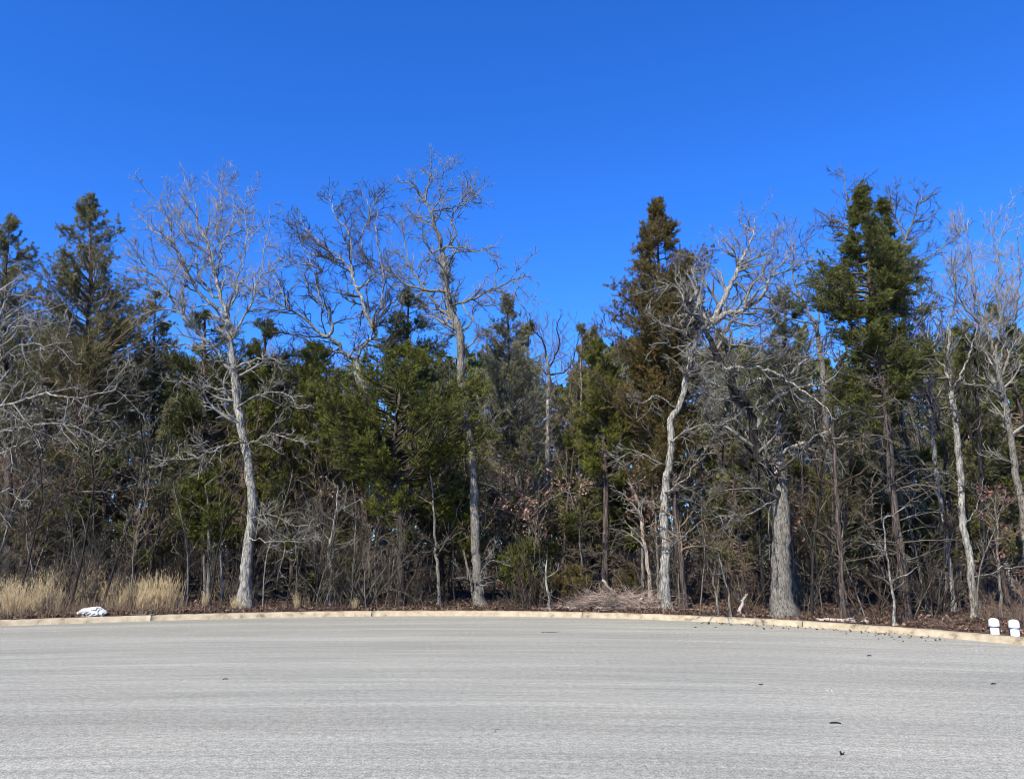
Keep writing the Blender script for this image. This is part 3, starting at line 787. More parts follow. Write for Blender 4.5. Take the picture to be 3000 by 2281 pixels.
bare_tree('pale_bare_tree', 'white-barked bare trunk in the gap just left of the bronze cedar', 'tree',
    [(1600, 1740, 18), (1604, 1500, 16), (1606, 1200, 13), (1608, 1090, 11), (1600, 1040, 7)],
    [(6, [(1604, 1060), (1590, 1000), (1560, 960), (1550, 920)]), (6, [(1608, 1080), (1640, 1010), (1630, 960), (1640, 930)]), (5, [(1608, 1100), (1665, 1080), (1690, 1010), (1700, 950)]), (5, [(1604, 1100), (1570, 1060), (1520, 1040)])], Y=27.0, dens=0.7, trunk_t0=0.9, bmat='oak', lmat='oak_dark', tmat='twig_dark', up=0.15)

bare_tree('bare_tree', 'bare tree off the left edge reaching long pale crooked limbs in over the grass', 'tree',
    [(-70, 1790, 44), (-50, 1500, 36), (-35, 1200, 30), (-25, 1000, 22), (-20, 850, 14)],
    [(11, [(-30, 1060), (0, 1000), (42, 945), (96, 921), (200, 887)], -0.2),
     (10, [(-35, 1190), (30, 1185), (125, 1155), (210, 1165), (300, 1150), (340, 1140)], -0.3),
     (8, [(-40, 1110), (40, 1020), (130, 1010), (210, 1000)], -0.4),
     (8, [(-42, 1290), (20, 1262), (80, 1250), (150, 1240), (230, 1246)], -0.4),
     (9, [(-45, 1360), (10, 1320), (60, 1305), (100, 1280)], -0.4),
     (8, [(-25, 1000), (10, 900), (30, 840), (60, 800)], -0.2),
     (5, [(-48, 1480), (25, 1430), (50, 1460), (100, 1465)], -0.3)], dens=1.1, lscale=1.0, up=0.0)

# slender stems one can tell apart along the edge of the wood
stems = [
 ('thin pale sapling standing in the tall straw grass, first stem from the left edge', [(92, 1745, 9), (98, 1587, 8), (100, 1504, 7), (104, 1421, 6), (109, 1337, 4)], 'oak'),
 ('thin straight sapling behind the straw grass, just left of the white boulder', [(160, 1745, 8), (167, 1567, 7), (171, 1400, 5), (175, 1330, 4)], 'oak_grey'),
 ('thin sapling leaning right behind the white boulder', [(196, 1750, 8), (225, 1621, 7), (250, 1546, 6), (285, 1450, 3)], 'oak_grey'),
 ('crooked sapling at the right end of the straw grass', [(540, 1765, 10), (548, 1700, 9), (554, 1629, 8), (543, 1560, 6), (540, 1480, 4)], 'oak_grey'),
 ('short grey post-like sapling left of the leaning pale oak', [(612, 1780, 12), (612, 1700, 10), (613, 1608, 9), (610, 1500, 6), (600, 1420, 4)], 'oak_grey'),
 ('pale thin sapling just left of the leaning pale oak', [(652, 1776, 8), (650, 1690, 7), (648, 1600, 6), (655, 1500, 4)], 'oak'),
 ('grey rough trunk right of the leaning pale oak, darker above', [(829, 1756, 26), (826, 1670, 19), (824, 1567, 17), (820, 1440, 15), (815, 1300, 12), (800, 1150, 8)], 'cedar_bark'),
 ('slim trunk halfway between the leaning pale oak and the big green cedar', [(903, 1745, 14), (904, 1670, 13), (906, 1567, 12), (912, 1358, 11), (921, 1254, 9), (918, 1120, 6)], 'oak_grey'),
 ('white broken-kneed sapling in front of the low cedar sprays left of the cedar trunk', [(964, 1778, 9), (967, 1700, 9), (968, 1640, 9), (962, 1620, 8), (975, 1550, 9), (984, 1500, 5), (990, 1420, 3)], 'oak'),
 ('light thin trunk right of the big green cedar trunk', [(1290, 1779, 11), (1284, 1720, 10), (1281, 1660, 9), (1275, 1600, 8), (1270, 1480, 6), (1260, 1380, 4)], 'oak_grey'),
 ('dark-backed thin stem just right of the big green cedar trunk', [(1236, 1762, 8), (1233, 1650, 8), (1230, 1550, 6), (1225, 1450, 4)], 'oak_grey'),
 ('thin trunk with a pale scar standing beside the snag oak on its right', [(2472, 1828, 22), (2467, 1750, 16), (2465, 1684, 14), (2460, 1591, 13), (2453, 1475, 12), (2446, 1359, 11), (2441, 1250, 8), (2436, 1130, 5)], 'cedar_bark'),
 ('two-toned pale sapling in front of the dark double-topped cedar', [(2615, 1832, 8), (2618, 1753, 7), (2608, 1707, 7), (2595, 1614, 5), (2590, 1520, 3)], 'oak'),
 ('bleached slender trunk leaning left of the pale forked oak, behind the brush pile', [(1908, 1772, 14), (1904, 1720, 12), (1895, 1640, 11), (1882, 1550, 10), (1870, 1475, 9), (1850, 1420, 7), (1838, 1400, 4)], 'dead'),
 ('young brown twin trunk just right of the pale forked oak', [(2010, 1788, 18), (2003, 1730, 15), (1992, 1600, 12), (1980, 1500, 9), (1975, 1400, 6)], 'cedar_bark'),
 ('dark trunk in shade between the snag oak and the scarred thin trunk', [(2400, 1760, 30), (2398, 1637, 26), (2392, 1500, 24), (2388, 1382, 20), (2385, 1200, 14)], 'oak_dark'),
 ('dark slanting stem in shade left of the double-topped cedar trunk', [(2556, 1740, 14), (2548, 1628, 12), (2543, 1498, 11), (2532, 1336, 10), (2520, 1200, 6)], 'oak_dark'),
 ('forked slim sapling at the kerb left of the thick snag oak', [(2140, 1808, 6), (2136, 1750, 6), (2120, 1690, 5), (2105, 1620, 3)], 'oak_grey'),
 ('leaning dead stake left of the thick snag oak', [(2160, 1800, 9), (2175, 1760, 8), (2190, 1740, 6)], 'dead'),
 ('thin curved sapling at the kerb between the pale forked oak and the snag oak', [(2107, 1806, 5), (2098, 1750, 5), (2090, 1700, 4), (2095, 1640, 3)], 'oak_grey'),
 ('pale kinked sapling right beside the pale forked oak', [(1608, 1786, 7), (1606, 1740, 7), (1600, 1690, 6), (1602, 1640, 4)], 'oak'),
]
for lab, tr, bm in stems:
    lab = lab if lab != 'pale kinked sapling right beside the pale forked oak' else 'pale kinked sapling left of the brush pile at the kerb'
    thick = tr[0][2] > 16
    u1, v1 = tr[-1][0], tr[-1][1]
    lim = []
    if thick or len(tr) > 4:
        for q in range(4 if thick else 3):
            p = tr[len(tr) // 2 + q % (len(tr) - len(tr) // 2)]
            sgn = -1 if q % 2 else 1
            lim.append((3.5, [(p[0], p[1]), (p[0] + sgn * 35, p[1] - 20), (p[0] + sgn * 80, p[1] - 45)]))
    bare_tree('sapling' if not thick else 'slender_tree', lab, 'sapling' if not thick else 'tree', tr, lim, bmat=bm,
              tmat={'oak': 'twig', 'dead': 'twig', 'cedar_bark': 'twig_brown'}.get(bm, 'twig_dark'), dens=1.0, lscale=0.8, trunk_t0=0.3, up=0.03, dyf=0.6)

# ------------------------------------------------------------------ cedars one can tell apart
cedar_tree('cedar_tree', 'broad olive-green cedar at centre with a reddish trunk at the kerb', 'tree',
    [(1176, 1777, 26), (1176, 1700, 21), (1172, 1567, 18), (1175, 1442, 17), (1152, 1340, 15), (1165, 1200, 12), (1180, 1100, 8), (1185, 1015, 4)],
    [(1000, 1170, 1200), (1035, 1110, 1260), (1070, 1030, 1300), (1120, 960, 1380), (1180, 900, 1410), (1250, 880, 1420), (1320, 930, 1400), (1370, 980, 1330), (1430, 1060, 1290), (1520, 1100, 1250), (1580, 1130, 1220)],
    fmat='cedar_bright', nb=165, rise=0.45, dead=(1380, 1700, 45, 1.5), dens=1.0, clump=6)
cedar_tree('cedar_tree', 'green cedar filling the gap between the leaning pale oak and the big olive cedar', 'tree',
    [(935, 1760, 20), (940, 1500, 16), (930, 1250, 12), (925, 1100, 8), (920, 1010, 4)],
    [(1000, 905, 935), (1040, 860, 990), (1120, 840, 1040), (1200, 840, 1050), (1300, 850, 1040), (1360, 880, 1020)],
    Y=21.5, fmat='cedar_bright', nb=110, dead=(1350, 1700, 30, 1.4))
cedar_tree('cedar_tree', 'dark cedar rounded behind the trunk of the leaning pale oak', 'tree',
    [(600, 1750, 22), (600, 1400, 18), (600, 1150, 12), (600, 960, 6), (600, 915, 3)],
    [(910, 590, 620), (950, 540, 680), (1010, 490, 760), (1100, 430, 830), (1200, 400, 840), (1320, 430, 800), (1400, 480, 760)],
    Y=24.0, fmat='cedar', nb=130, dead=(1380, 1700, 35, 1.6))
cedar_tree('cedar_tree', 'dark low cedar right behind the leaning pale oak, under the crooked limbs', 'tree',
    [(790, 1750, 20), (785, 1400, 16), (780, 1150, 12), (775, 935, 4)],
    [(930, 765, 800), (960, 735, 840), (1010, 700, 900), (1100, 690, 940), (1200, 690, 930), (1320, 700, 900)],
    Y=25.0, fmat='cedar', nb=100, dead=(1330, 1700, 30, 1.4))
cedar_tree('cedar_tree', 'bluish cedar tip poking up behind the big olive cedar', 'tree',
    [(1200, 1750, 22), (1200, 1300, 18), (1195, 1050, 12), (1195, 900, 5), (1198, 855, 2)],
    [(850, 1190, 1206), (875, 1150, 1245), (930, 1140, 1260), (975, 1125, 1285), (1020, 1120, 1300), (1090, 1100, 1330), (1160, 1090, 1340)],
    Y=25.0, fmat='cedar_blue', nb=130, rise=0.35)
cedar_tree('cedar_tree', 'pointed olive cedar at left with a long dark trunk and pale dead lower limbs', 'tree',
    [(186, 1755, 30), (196, 1608, 26), (208, 1504, 24), (225, 1358, 22), (233, 1254, 20), (250, 1062, 17), (258, 937, 14), (266, 800, 10), (264, 650, 5), (262, 578, 2)],
    [(575, 255, 270), (605, 228, 300), (640, 205, 340), (690, 180, 350), (740, 160, 370), (800, 110, 400), (850, 85, 440), (900, 70, 480), (960, 50, 510), (1060, 60, 520), (1140, 120, 470)],
    fmat='cedar_pale', nb=300, rise=0.75, dead=(1080, 1700, 90, 1.8), twig='twig_brown', dens=0.75,
    limbs=[(8, [(236, 1225), (190, 1212), (112, 1192), (60, 1190), (20, 1195)], -0.4), (8, [(238, 1220), (280, 1205), (320, 1185), (352, 1172), (380, 1140)], -0.4),
           (7, [(240, 1240), (180, 1232), (110, 1225), (60, 1212)], -0.5), (7, [(236, 1240), (280, 1236), (325, 1228), (370, 1200)], -0.5),
           (6, [(255, 1040), (180, 1035), (120, 1030), (60, 1025)], -0.5), (6, [(255, 1045), (210, 1000), (150, 1010), (90, 1012)], -0.3),
           (5, [(225, 1380), (270, 1330), (330, 1300), (420, 1260)], -0.5), (5, [(228, 1440), (300, 1440), (360, 1430), (400, 1415)], -0.5), (5, [(222, 1400), (160, 1360), (100, 1340)], -0.5),
           (5, [(215, 1450), (240, 1400), (300, 1370), (350, 1340)], -0.4)])
cedar_tree('cedar_tree', 'cedar cut off by the left edge with a ragged olive top', 'tree',
    [(30, 1760, 26), (25, 1400, 22), (15, 1100, 16), (15, 850, 9), (30, 635, 2)],
    [(635, 25, 50), (660, 5, 68), (700, -30, 90), (740, -60, 105), (800, -80, 110), (870, -90, 100), (960, -100, 110), (1080, -110, 120), (1250, -100, 110)],
    Y=22.0, fmat='cedar_pale', nb=200, rise=0.8, dens=0.75, dead=(1150, 1700, 50, 1.6))
cedar_tree('cedar_tree', 'tall bronze-brown cedar right of the open sky gap with a spiky tip', 'tree',
    [(1995, 1775, 26), (1985, 1570, 22), (1975, 1440, 20), (1950, 1250, 17), (1940, 1000, 13), (1930, 800, 8), (1926, 640, 4), (1926, 592, 2)],
    [(590, 1920, 1932), (620, 1900, 1950), (640, 1885, 1975), (680, 1868, 2000), (720, 1862, 2010), (745, 1840, 2040), (790, 1815, 2070), (850, 1760, 2090), (900, 1740, 2090), (960, 1735, 2080), (1020, 1745, 2060), (1100, 1750, 2050), (1200, 1730, 2040), (1300, 1720, 2030), (1380, 1760, 2000)],
    Y=20.5, fmat='cedar_brown', nb=420, rise=0.6, clump=5, dens=1.0, dead=(1350, 1700, 40, 1.4))
cedar_tree('cedar_tree', 'green cedar with bright lower sprays left of and below the bronze cedar', 'tree',
    [(1770, 1750, 20), (1775, 1500, 17), (1770, 1250, 13), (1760, 1080, 7), (1755, 1000, 3)],
    [(1000, 1740, 1765), (1040, 1700, 1800), (1100, 1700, 1860), (1180, 1680, 1900), (1250, 1670, 1900), (1330, 1680, 1860), (1400, 1700, 1830)],
    Y=21.0, fmat='cedar_bright', nb=120, dead=(1380, 1700, 35, 1.4))
cedar_tree('cedar_tree', 'dark green double-topped cedar rising highest on the right', 'tree',
    [(2660, 1826, 30), (2655, 1780, 25), (2646, 1684, 23), (2632, 1568, 22), (2613, 1429, 21), (2604, 1289, 20), (2592, 1173, 18), (2584, 1120, 17), (2560, 1008, 15), (2553, 900, 12), (2545, 760, 9), (2530, 640, 5), (2524, 556, 2)],
    [(553, 2518, 2532), (600, 2505, 2545), (650, 2482, 2575), (700, 2452, 2625), (750, 2425, 2680), (800, 2405, 2712), (850, 2395, 2735), (900, 2388, 2735), (950, 2420, 2690), (1000, 2440, 2680), (1060, 2440, 2690), (1120, 2450, 2680), (1180, 2480, 2650)],
    fmat='cedar', nb=250, rise=0.15, inner=0.3, clump=6, dead=(1000, 1650, 60, 1.6), tuft=(14, 0.068, 0.021))
cedar_tree('cedar_tree', 'second dark pointed cedar top close against the double-topped one', 'tree',
    [(2690, 1790, 16), (2670, 1400, 14), (2620, 1100, 11), (2595, 800, 7), (2588, 595, 2)],
    [(592, 2580, 2596), (620, 2565, 2605), (660, 2555, 2620), (720, 2550, 2650), (780, 2560, 2680), (840, 2560, 2690), (900, 2570, 2670)],
    Y=19.5, fmat='cedar', nb=130, rise=0.25)
cedar_tree('cedar_tree', 'thin pale grey-green cedar left of the open sky gap', 'tree',
    [(1500, 1760, 18), (1500, 1400, 15), (1495, 1150, 11), (1488, 950, 5), (1485, 870, 2)],
    [(868, 1478, 1492), (900, 1462, 1505), (950, 1430, 1530), (1010, 1400, 1570), (1100, 1400, 1600), (1200, 1400, 1610), (1300, 1410, 1600), (1360, 1430, 1580)],
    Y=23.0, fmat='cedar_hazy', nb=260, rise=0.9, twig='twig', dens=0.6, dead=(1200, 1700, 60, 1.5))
cedar_tree('cedar_tree', 'small pale cedar low in the open sky gap beside the white-barked trunk', 'tree',
    [(1690, 1740, 16), (1695, 1400, 13), (1700, 1150, 9), (1705, 960, 3)],
    [(955, 1700, 1712), (990, 1675, 1730), (1050, 1665, 1745), (1120, 1650, 1750), (1220, 1630, 1750), (1330, 1610, 1740)],
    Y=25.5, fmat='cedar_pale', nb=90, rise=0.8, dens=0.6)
cedar_tree('cedar_tree', 'soft green cedar seen through the bare crown of the snag oak', 'tree',
    [(2290, 1750, 20), (2300, 1300, 16), (2300, 1050, 11), (2300, 850, 3)],
    [(850, 2290, 2312), (880, 2260, 2340), (940, 2240, 2360), (1020, 2230, 2370), (1080, 2200, 2390), (1160, 2180, 2400), (1260, 2190, 2400)],
    Y=25.0, fmat='cedar_blue', nb=130)
cedar_tree('cedar_tree', 'dim green cedar behind the pale leaning trunks at right', 'tree',
    [(2830, 1780, 20), (2830, 1400, 16), (2830, 1150, 10), (2830, 950, 3)],
    [(945, 2820, 2840), (990, 2790, 2870), (1060, 2760, 2900), (1150, 2740, 2930), (1260, 2730, 2950), (1380, 2730, 2940), (1480, 2760, 2900)],
    Y=21.5, fmat='cedar', nb=130, dens=0.8)
cedar_tree('cedar_tree', 'olive cedar low behind the leaning pale oak, left side, with a bluish tip', 'tree',
    [(440, 1750, 18), (445, 1300, 14), (450, 1050, 9), (455, 860, 3)],
    [(860, 445, 465), (890, 430, 480), (940, 410, 520), (1020, 380, 540), (1120, 350, 560), (1240, 350, 560)],
    Y=25.5, fmat='cedar_pale', nb=110, rise=0.7, dens=0.8)

# low young cedars and single sprays under the big trees
low = [
 ('low green cedar sprays left of the leaning pale oak', (600, 1775), [(1395, 560, 640), (1440, 520, 690), (1500, 490, 715), (1560, 540, 715), (1600, 560, 640)], 'cedar_bright', 50),
 ('small bright cedar clump high beside the big olive cedar', (1045, 1760), [(1375, 1030, 1060), (1400, 1005, 1080), (1425, 1010, 1070)], 'cedar_bright', 26),
 ('flat low cedar sprays in front of the big olive cedar trunk on its left', (1010, 1765), [(1560, 940, 1010), (1620, 960, 1060), (1660, 980, 1110), (1690, 975, 1080)], 'cedar_bright', 34),
 ('low cedar sprays right of the big olive cedar trunk', (1395, 1770), [(1450, 1260, 1380), (1480, 1230, 1390), (1530, 1300, 1410), (1570, 1340, 1440), (1600, 1350, 1420)], 'cedar_bright', 42),
 ('young cedar right of the tall central oak base', (1530, 1770), [(1590, 1490, 1580), (1640, 1450, 1620), (1690, 1460, 1640), (1720, 1490, 1600)], 'cedar', 46),
 ('low rusty cedar above the left end of the brush pile', (1680, 1772), [(1670, 1640, 1700), (1700, 1610, 1725), (1725, 1640, 1710)], 'cedar_brown', 24),
 ('low rusty-green cedar behind the brush pile', (1835, 1765), [(1665, 1830, 1855), (1700, 1800, 1860), (1740, 1740, 1850)], 'cedar_brown', 26),
 ('tiny young cedar left of the big olive cedar trunk', (905, 1768), [(1690, 895, 920), (1720, 880, 935)], 'cedar', 14),
 ('greenish low cedar right of the white-barked trunk', (1760, 1760), [(1430, 1770, 1830), (1480, 1720, 1840), (1520, 1730, 1800)], 'cedar', 30),
]
for lab, (bu, bv), env, fm, nb in low:
    tu = (env[0][1] + env[0][2]) / 2
    cedar_tree('young_cedar', lab, 'young cedar', [(bu, bv, 9), ((bu + tu) / 2, (bv + env[0][0]) / 2, 7), (tu, env[0][0], 3)], env, fmat=fm, nb=int(nb * 1.6), rise=0.2, clump=5, ysc=1.2, bmat='oak_grey', dead=(env[-1][0], bv - 20, 8, 0.8))

# young oaks still holding dry leaves
for lab, tr, lim, lf in [
 ('young oak keeping pale pinkish dry leaves at the left edge', [(60, 1750, 10), (70, 1500, 8), (90, 1350, 5), (120, 1280, 3)],
  [(4, [(75, 1450), (30, 1400), (0, 1380), (-30, 1370)]), (4, [(85, 1380), (140, 1340), (190, 1300), (240, 1290)]), (4, [(90, 1350), (60, 1310), (20, 1330)]), (4, [(80, 1420), (150, 1370), (220, 1340), (300, 1310)]), (4, [(75, 1440), (30, 1330), (5, 1340)])], (4, 0.08, 'leaf', 0.5)),
 ('young oak with pinkish-brown dry leaves right of the tall central oak', [(1545, 1768, 10), (1550, 1550, 8), (1530, 1440, 5), (1520, 1380, 3)],
  [(4, [(1545, 1500), (1480, 1450), (1420, 1420), (1390, 1400)]), (4, [(1548, 1530), (1490, 1500), (1450, 1490)]), (4, [(1550, 1520), (1600, 1470), (1660, 1440), (1700, 1450)]), (4, [(1535, 1460), (1480, 1400), (1440, 1390)]), (4, [(1530, 1470), (1590, 1430), (1620, 1400)]), (4, [(1545, 1540), (1500, 1520), (1460, 1500)])], (4, 0.08, 'leaf', 0.5)),
 ('young oak with reddish dry leaves between the bleached slender trunk and the pale forked oak', [(1930, 1775, 8), (1925, 1600, 6), (1915, 1470, 4), (1910, 1400, 3)],
  [(4, [(1918, 1500), (1880, 1460), (1850, 1455)]), (4, [(1915, 1470), (1950, 1430), (1975, 1410)]), (3, [(1918, 1490), (1950, 1465), (1970, 1440)])], (3, 0.08, 'leaf_red', 0.35)),
 ('young oak with a few red leaves hanging by the snag oak trunk', [(2330, 1800, 8), (2325, 1650, 6), (2315, 1520, 4), (2310, 1450, 2)],
  [(3, [(2318, 1550), (2290, 1510), (2265, 1500)]), (3, [(2315, 1520), (2340, 1500), (2360, 1510)])], (3, 0.08, 'leaf_red', 0.3)),
 ('young oak with orange-brown dry leaves near the right edge', [(2935, 1815, 9), (2925, 1650, 7), (2920, 1530, 5), (2915, 1450, 3)],
  [(4, [(2920, 1530), (2890, 1480), (2870, 1460)]), (4, [(2920, 1500), (2960, 1470), (2985, 1450)]), (3, [(2918, 1490), (2940, 1450)])], (3, 0.085, 'leaf_red', 0.3)),
 ('young oak with brown leaves above the low sprays left of the big olive cedar', [(1085, 1765, 8), (1080, 1600, 6), (1070, 1450, 4), (1075, 1400, 2)],
  [(5, [(1030, 1460), (1075, 1432), (1120, 1420)]), (3, [(1075, 1470), (1000, 1440), (940, 1430)]), (3, [(1078, 1500), (1000, 1470), (960, 1480)])], (3, 0.085, 'leaf', 0.28)),
 ('thin oak with faded pink leaves high across the pale forked oak trunk', [(1885, 1770, 9), (1880, 1500, 7), (1870, 1300, 5), (1880, 1200, 3)],
  [(4, [(1872, 1300), (1900, 1230), (1960, 1190), (2010, 1200)]), (3, [(1870, 1290), (1830, 1220), (1790, 1210)]), (3, [(1875, 1350), (1820, 1310), (1790, 1300)])], (3, 0.07, 'leaf', 0.2)),
]:
    bare_tree('young_oak', lab, 'young oak', tr, lim, bmat='oak_grey', tmat='twig_brown', dens=1.3, lscale=0.75, trunk_t0=0.35, leafy=lf, dyf=0.8)
print('hero tris', TRIS[0])

# ------------------------------------------------------------------ repeats: prototypes, then copies in loops
def proto_bare(name, height, r0, nl, bmat, tmat, dens=1.0, deep=True, leafy=None, spread=45, t0=0.3, ls=1.0):
    root = empty(name)
    P, R = grow(np.zeros((1, 3)), np.array([[RND.normal() * .05, RND.normal() * .05, 1.0]]), np.array([height]), np.array([r0]), 0.006, 16, 0.07, 0.03)
    P[0, :, 2] -= 0.15
    obj('trunk', mesh('trunk', sweep(P[0], R[0], 7, 0.06), M[bmat]), root)
    PL, RL = spawn(P, R, nl, t0, 0.95, height * (0.27 if height < 6.5 else 0.38), 0.45, spread, 0.06, 9, 0.16, 0.5, 0.005)
    parts = tubes(PL, RL, 5)
    PS = [P[0][5:]] + list(PL); RS = [R[0][5:]] + list(RL)
    tw, _, _, last = twig_levels(PS, RS, dens, 0.8 * ls, K=9, up=0.06, deep=deep)
    obj('crown', mesh('crown', parts + tw, M[tmat]), root)
    if leafy:
        e = last[:, -1]; e = e[RND.random(len(e)) < leafy[3]]
        V, Fc, Mn = leaves(e, leafy[0], leafy[1], 0.05)
        obj('leaves', mesh('leaves', [(V, Fc)], M[leafy[2]], [np.repeat(RND.uniform(-.25, .25, Mn), 4)], smooth=False), root)
    return root
def proto_cedar(name, height, w, nb, fmat, dead=20, dens=0.8, rise=0.5, tuft=(8, 0.1, 0.036), z0=0.25):
    root = empty(name)
    P, R = grow(np.zeros((1, 3)), np.array([[0, 0, 1.0]]), np.array([height]), np.array([0.10]), 0.012, 14, 0.03, 0.02)
    P[0, :, 2] -= 0.15
    obj('trunk', mesh('trunk', sweep(P[0], R[0], 8, 0.08), M['cedar_bark']), root)
    zz = np.linspace(z0, 1, 8)
    prof = np.array([0.75, 1.0, 1.0, 0.9, 0.75, 0.55, 0.32, 0.06]) * w
    env = [(height * z, p * RND.uniform(.8, 1.2), p * RND.uniform(.8, 1.2)) for z, p in zip(zz, prof)]
    br, fo, T = cedar_crown(P[0], R[0], env, nb, None, rise, 0.3, tuft, 6, dens)
    br += dead_limbs(P[0], R[0], 0.4, height * (z0 + 0.35), dead, 1.7)
    tag(obj('branches', mesh('branches', br, M['twig_brown']), root), kind='stuff')
    obj('crown', mesh('crown', fo, M[fmat], T, smooth=False), root)
    return root
def proto_shrub(name, n, h, tmat, leafy=None, spread=0.5):
    root = empty(name)
    S = np.concatenate([RND.normal(size=(n, 2)) * 0.25, np.full((n, 1), -0.05)], 1)
    D = np.concatenate([RND.normal(size=(n, 2)) * spread, np.ones((n, 1))], 1)
    L = h * RND.uniform(0.5, 1.1, n)
    P, R = grow(S, D, L, 0.006 + 0.004 * L, 0.003, 9, 0.12, 0.0)
    parts = tubes(P, R, 4)
    P2, R2 = spawn(P, R, L * 6, 0.12, 1, 0.35 * L, 0.5, 42, 0.03, 5, 0.18, 0.75, 0.004)
    parts += tubes(P2, R2, 3)
    P3, R3 = spawn(P2, R2, plen(P2) * 9, 0.1, 1, 0.2, 0.5, 45, 0.02, 2, 0.22, 0.8, 0.0035)
    parts += tubes(P3, R3, 3, True)
    obj('stems', mesh('stems', parts, M[tmat]), root)
    if leafy:
        e = P3[:, -1]; e = e[RND.random(len(e)) < leafy[3]]
        V, Fc, Mn = leaves(e, leafy[0], leafy[1], 0.05)
        obj('leaves', mesh('leaves', [(V, Fc)], M[leafy[2]], [np.repeat(RND.uniform(-.25, .25, Mn), 4)], smooth=False), root)
    return root
def copy_thing(root):
    r = root.copy(); COL.objects.link(r)
    for ch in KIDS[root.name]:
        c = ch.copy(); COL.objects.link(c); c.parent = r
    return r
KIDS, USED = {}, set()
def register(r):
    KIDS[r.name] = [o for o in COL.objects if o.parent == r]
    return r
def place(proto, x, y, rz, sc, label, cat, group, tilt=0.0, sz=None):
    r = proto if proto.name not in USED else copy_thing(proto)
    USED.add(proto.name)
    r.location = (x, y, float(ground_z(x, y)) - 0.02)
    r.rotation_euler = (RND.normal() * tilt, RND.normal() * tilt, rz)
    r.scale = (sc, sc, sz or sc)
    tag(r, label, cat, group)
    return r

SAP = [register(proto_bare('understory_sapling', h, r, nl, bm, tm, 0.9, True, None, 38, 0.3, 0.7)) for h, r, nl, bm, tm in
       [(3.2, 0.020, 9, 'oak_grey', 'twig_dark'), (4.4, 0.026, 11, 'oak_dark', 'twig_brown'), (5.2, 0.030, 12, 'oak_grey', 'twig_dark'), (3.8, 0.024, 11, 'oak_grey', 'twig_brown'), (6.0, 0.036, 14, 'oak_dark', 'twig_dark')]]
SHR = [register(proto_shrub('understory_shrub', n, h, tm)) for n, h, tm in [(12, 1.7, 'twig_brown'), (14, 2.3, 'twig_dark'), (9, 2.8, 'twig_dark'), (18, 1.2, 'twig_dark')]]
BT = [register(proto_bare('background_tree', h, r, nl, bm, tm, 0.6, True, None, 45, 0.3, 1.1)) for h, r, nl, bm, tm in
      [(9, 0.11, 18, 'oak', 'twig'), (8, 0.09, 16, 'oak_grey', 'twig_dark'), (10, 0.12, 20, 'oak_grey', 'twig'), (7, 0.08, 16, 'oak', 'twig_brown')]]
BC = [register(proto_cedar('background_cedar', h, w, nb, fm, 60, 0.8, rs, (9, 0.11, 0.038), 0.22)) for h, w, nb, fm, rs in
      [(8, 1.5, 72, 'cedar', .5), (7, 1.7, 76, 'cedar_bright', .35), (9, 1.6, 84, 'cedar_pale', .7), (7.5, 1.4, 66, 'cedar_pale', .6)]]
print('with protos', TRIS[0])

sky_u = [-600, 0, 120, 400, 470, 560, 700, 850, 1000, 1130, 1300, 1400, 1550, 1620, 1720, 1800, 2100, 2300, 2420, 2700, 3000, 3600]
sky_v = [900, 900, 930, 980, 960, 980, 990, 990, 1020, 1000, 980, 960, 970, 1060, 1010, 930, 930, 960, 980, 930, 900, 900]
def top_z(u, v, Y):
    return pt(u, v, Y)[2]
def zone(u):
    return ['far left behind the straw grass', 'behind the leaning pale oak', 'behind the big olive cedar', 'behind the sky gap and brush pile', 'behind the snag oak', 'behind the white pipes at right'][int(np.clip((u + 100) / 3200 * 6, 0, 5))]
# far rows of trees
for k in range(70):
    Y = RND.uniform(26, 46); u = -500 + 4000 * ((k + RND.random()) / 70 * 17 % 1)
    x = pt(u, 1500, Y)[0]
    v = np.interp(u, sky_u, sky_v) + RND.uniform(0, 150)
    i = RND.integers(0, 4); hgt = [8, 7, 9, 7.5][i]
    sc = (top_z(u, v, Y) - 0.3) / hgt
    place(BC[i], x, Y, RND.uniform(0, 6.28), float(np.clip(sc, 0.5, 1.6)) * 1.0, 'cedar deep in the wood ' + zone(u), 'tree', 'cedars deep in the wood ' + zone(u), 0.03)
mid_rows = [(-150, 950, 23, 0, 'off the left edge behind the bare limbs'), (120, 1080, 22, 3, 'left of the long dark cedar trunk'), (330, 1060, 23, 0, 'right of the long dark cedar trunk'), (420, 1150, 21, 3, 'behind the right half of the straw grass'),
            (700, 1080, 23, 1, 'directly behind the leaning pale oak trunk'), (860, 1150, 22, 0, 'behind the rough grey trunk'), (1010, 1120, 22.5, 3, 'behind the left side of the big olive cedar'), (1300, 1130, 22, 0, 'between the olive cedar and the tall central oak'),
            (1400, 1210, 21.5, 3, 'directly behind the tall central oak trunk'), (1520, 1230, 22, 2, 'behind the young oak with pinkish leaves'), (1640, 1200, 22, 0, 'just right of the white-barked trunk'),
            (1850, 1100, 22.5, 1, 'behind the bronze cedar, left side'), (2090, 1150, 21, 0, 'between the pale forked oak and the snag oak'), (2170, 1200, 20, 3, 'just left of the thick snag oak trunk'), (2350, 1150, 21, 0, 'just right of the thick snag oak trunk'),
            (2430, 1230, 19.5, 3, 'behind the scarred thin trunk'), (2500, 1150, 20, 0, 'left of the double-topped cedar trunk'), (2700, 1130, 20, 1, 'right of the double-topped cedar trunk'), (2780, 1220, 18.5, 0, 'behind the slim pale leaning trunk'),
            (2920, 1100, 19, 3, 'behind the white capped pipes'), (3060, 1000, 19, 0, 'off the right edge')]
for u, v, Y, i, where in mid_rows:
    x = pt(u, 1500, Y)[0]
    place(BC[i], x, Y, RND.uniform(0, 6.28), float((top_z(u, v, Y) - .3) / [8, 7, 9, 7.5][i]), 'second-row dark cedar ' + where, 'tree', 'second-row cedars', 0.03)
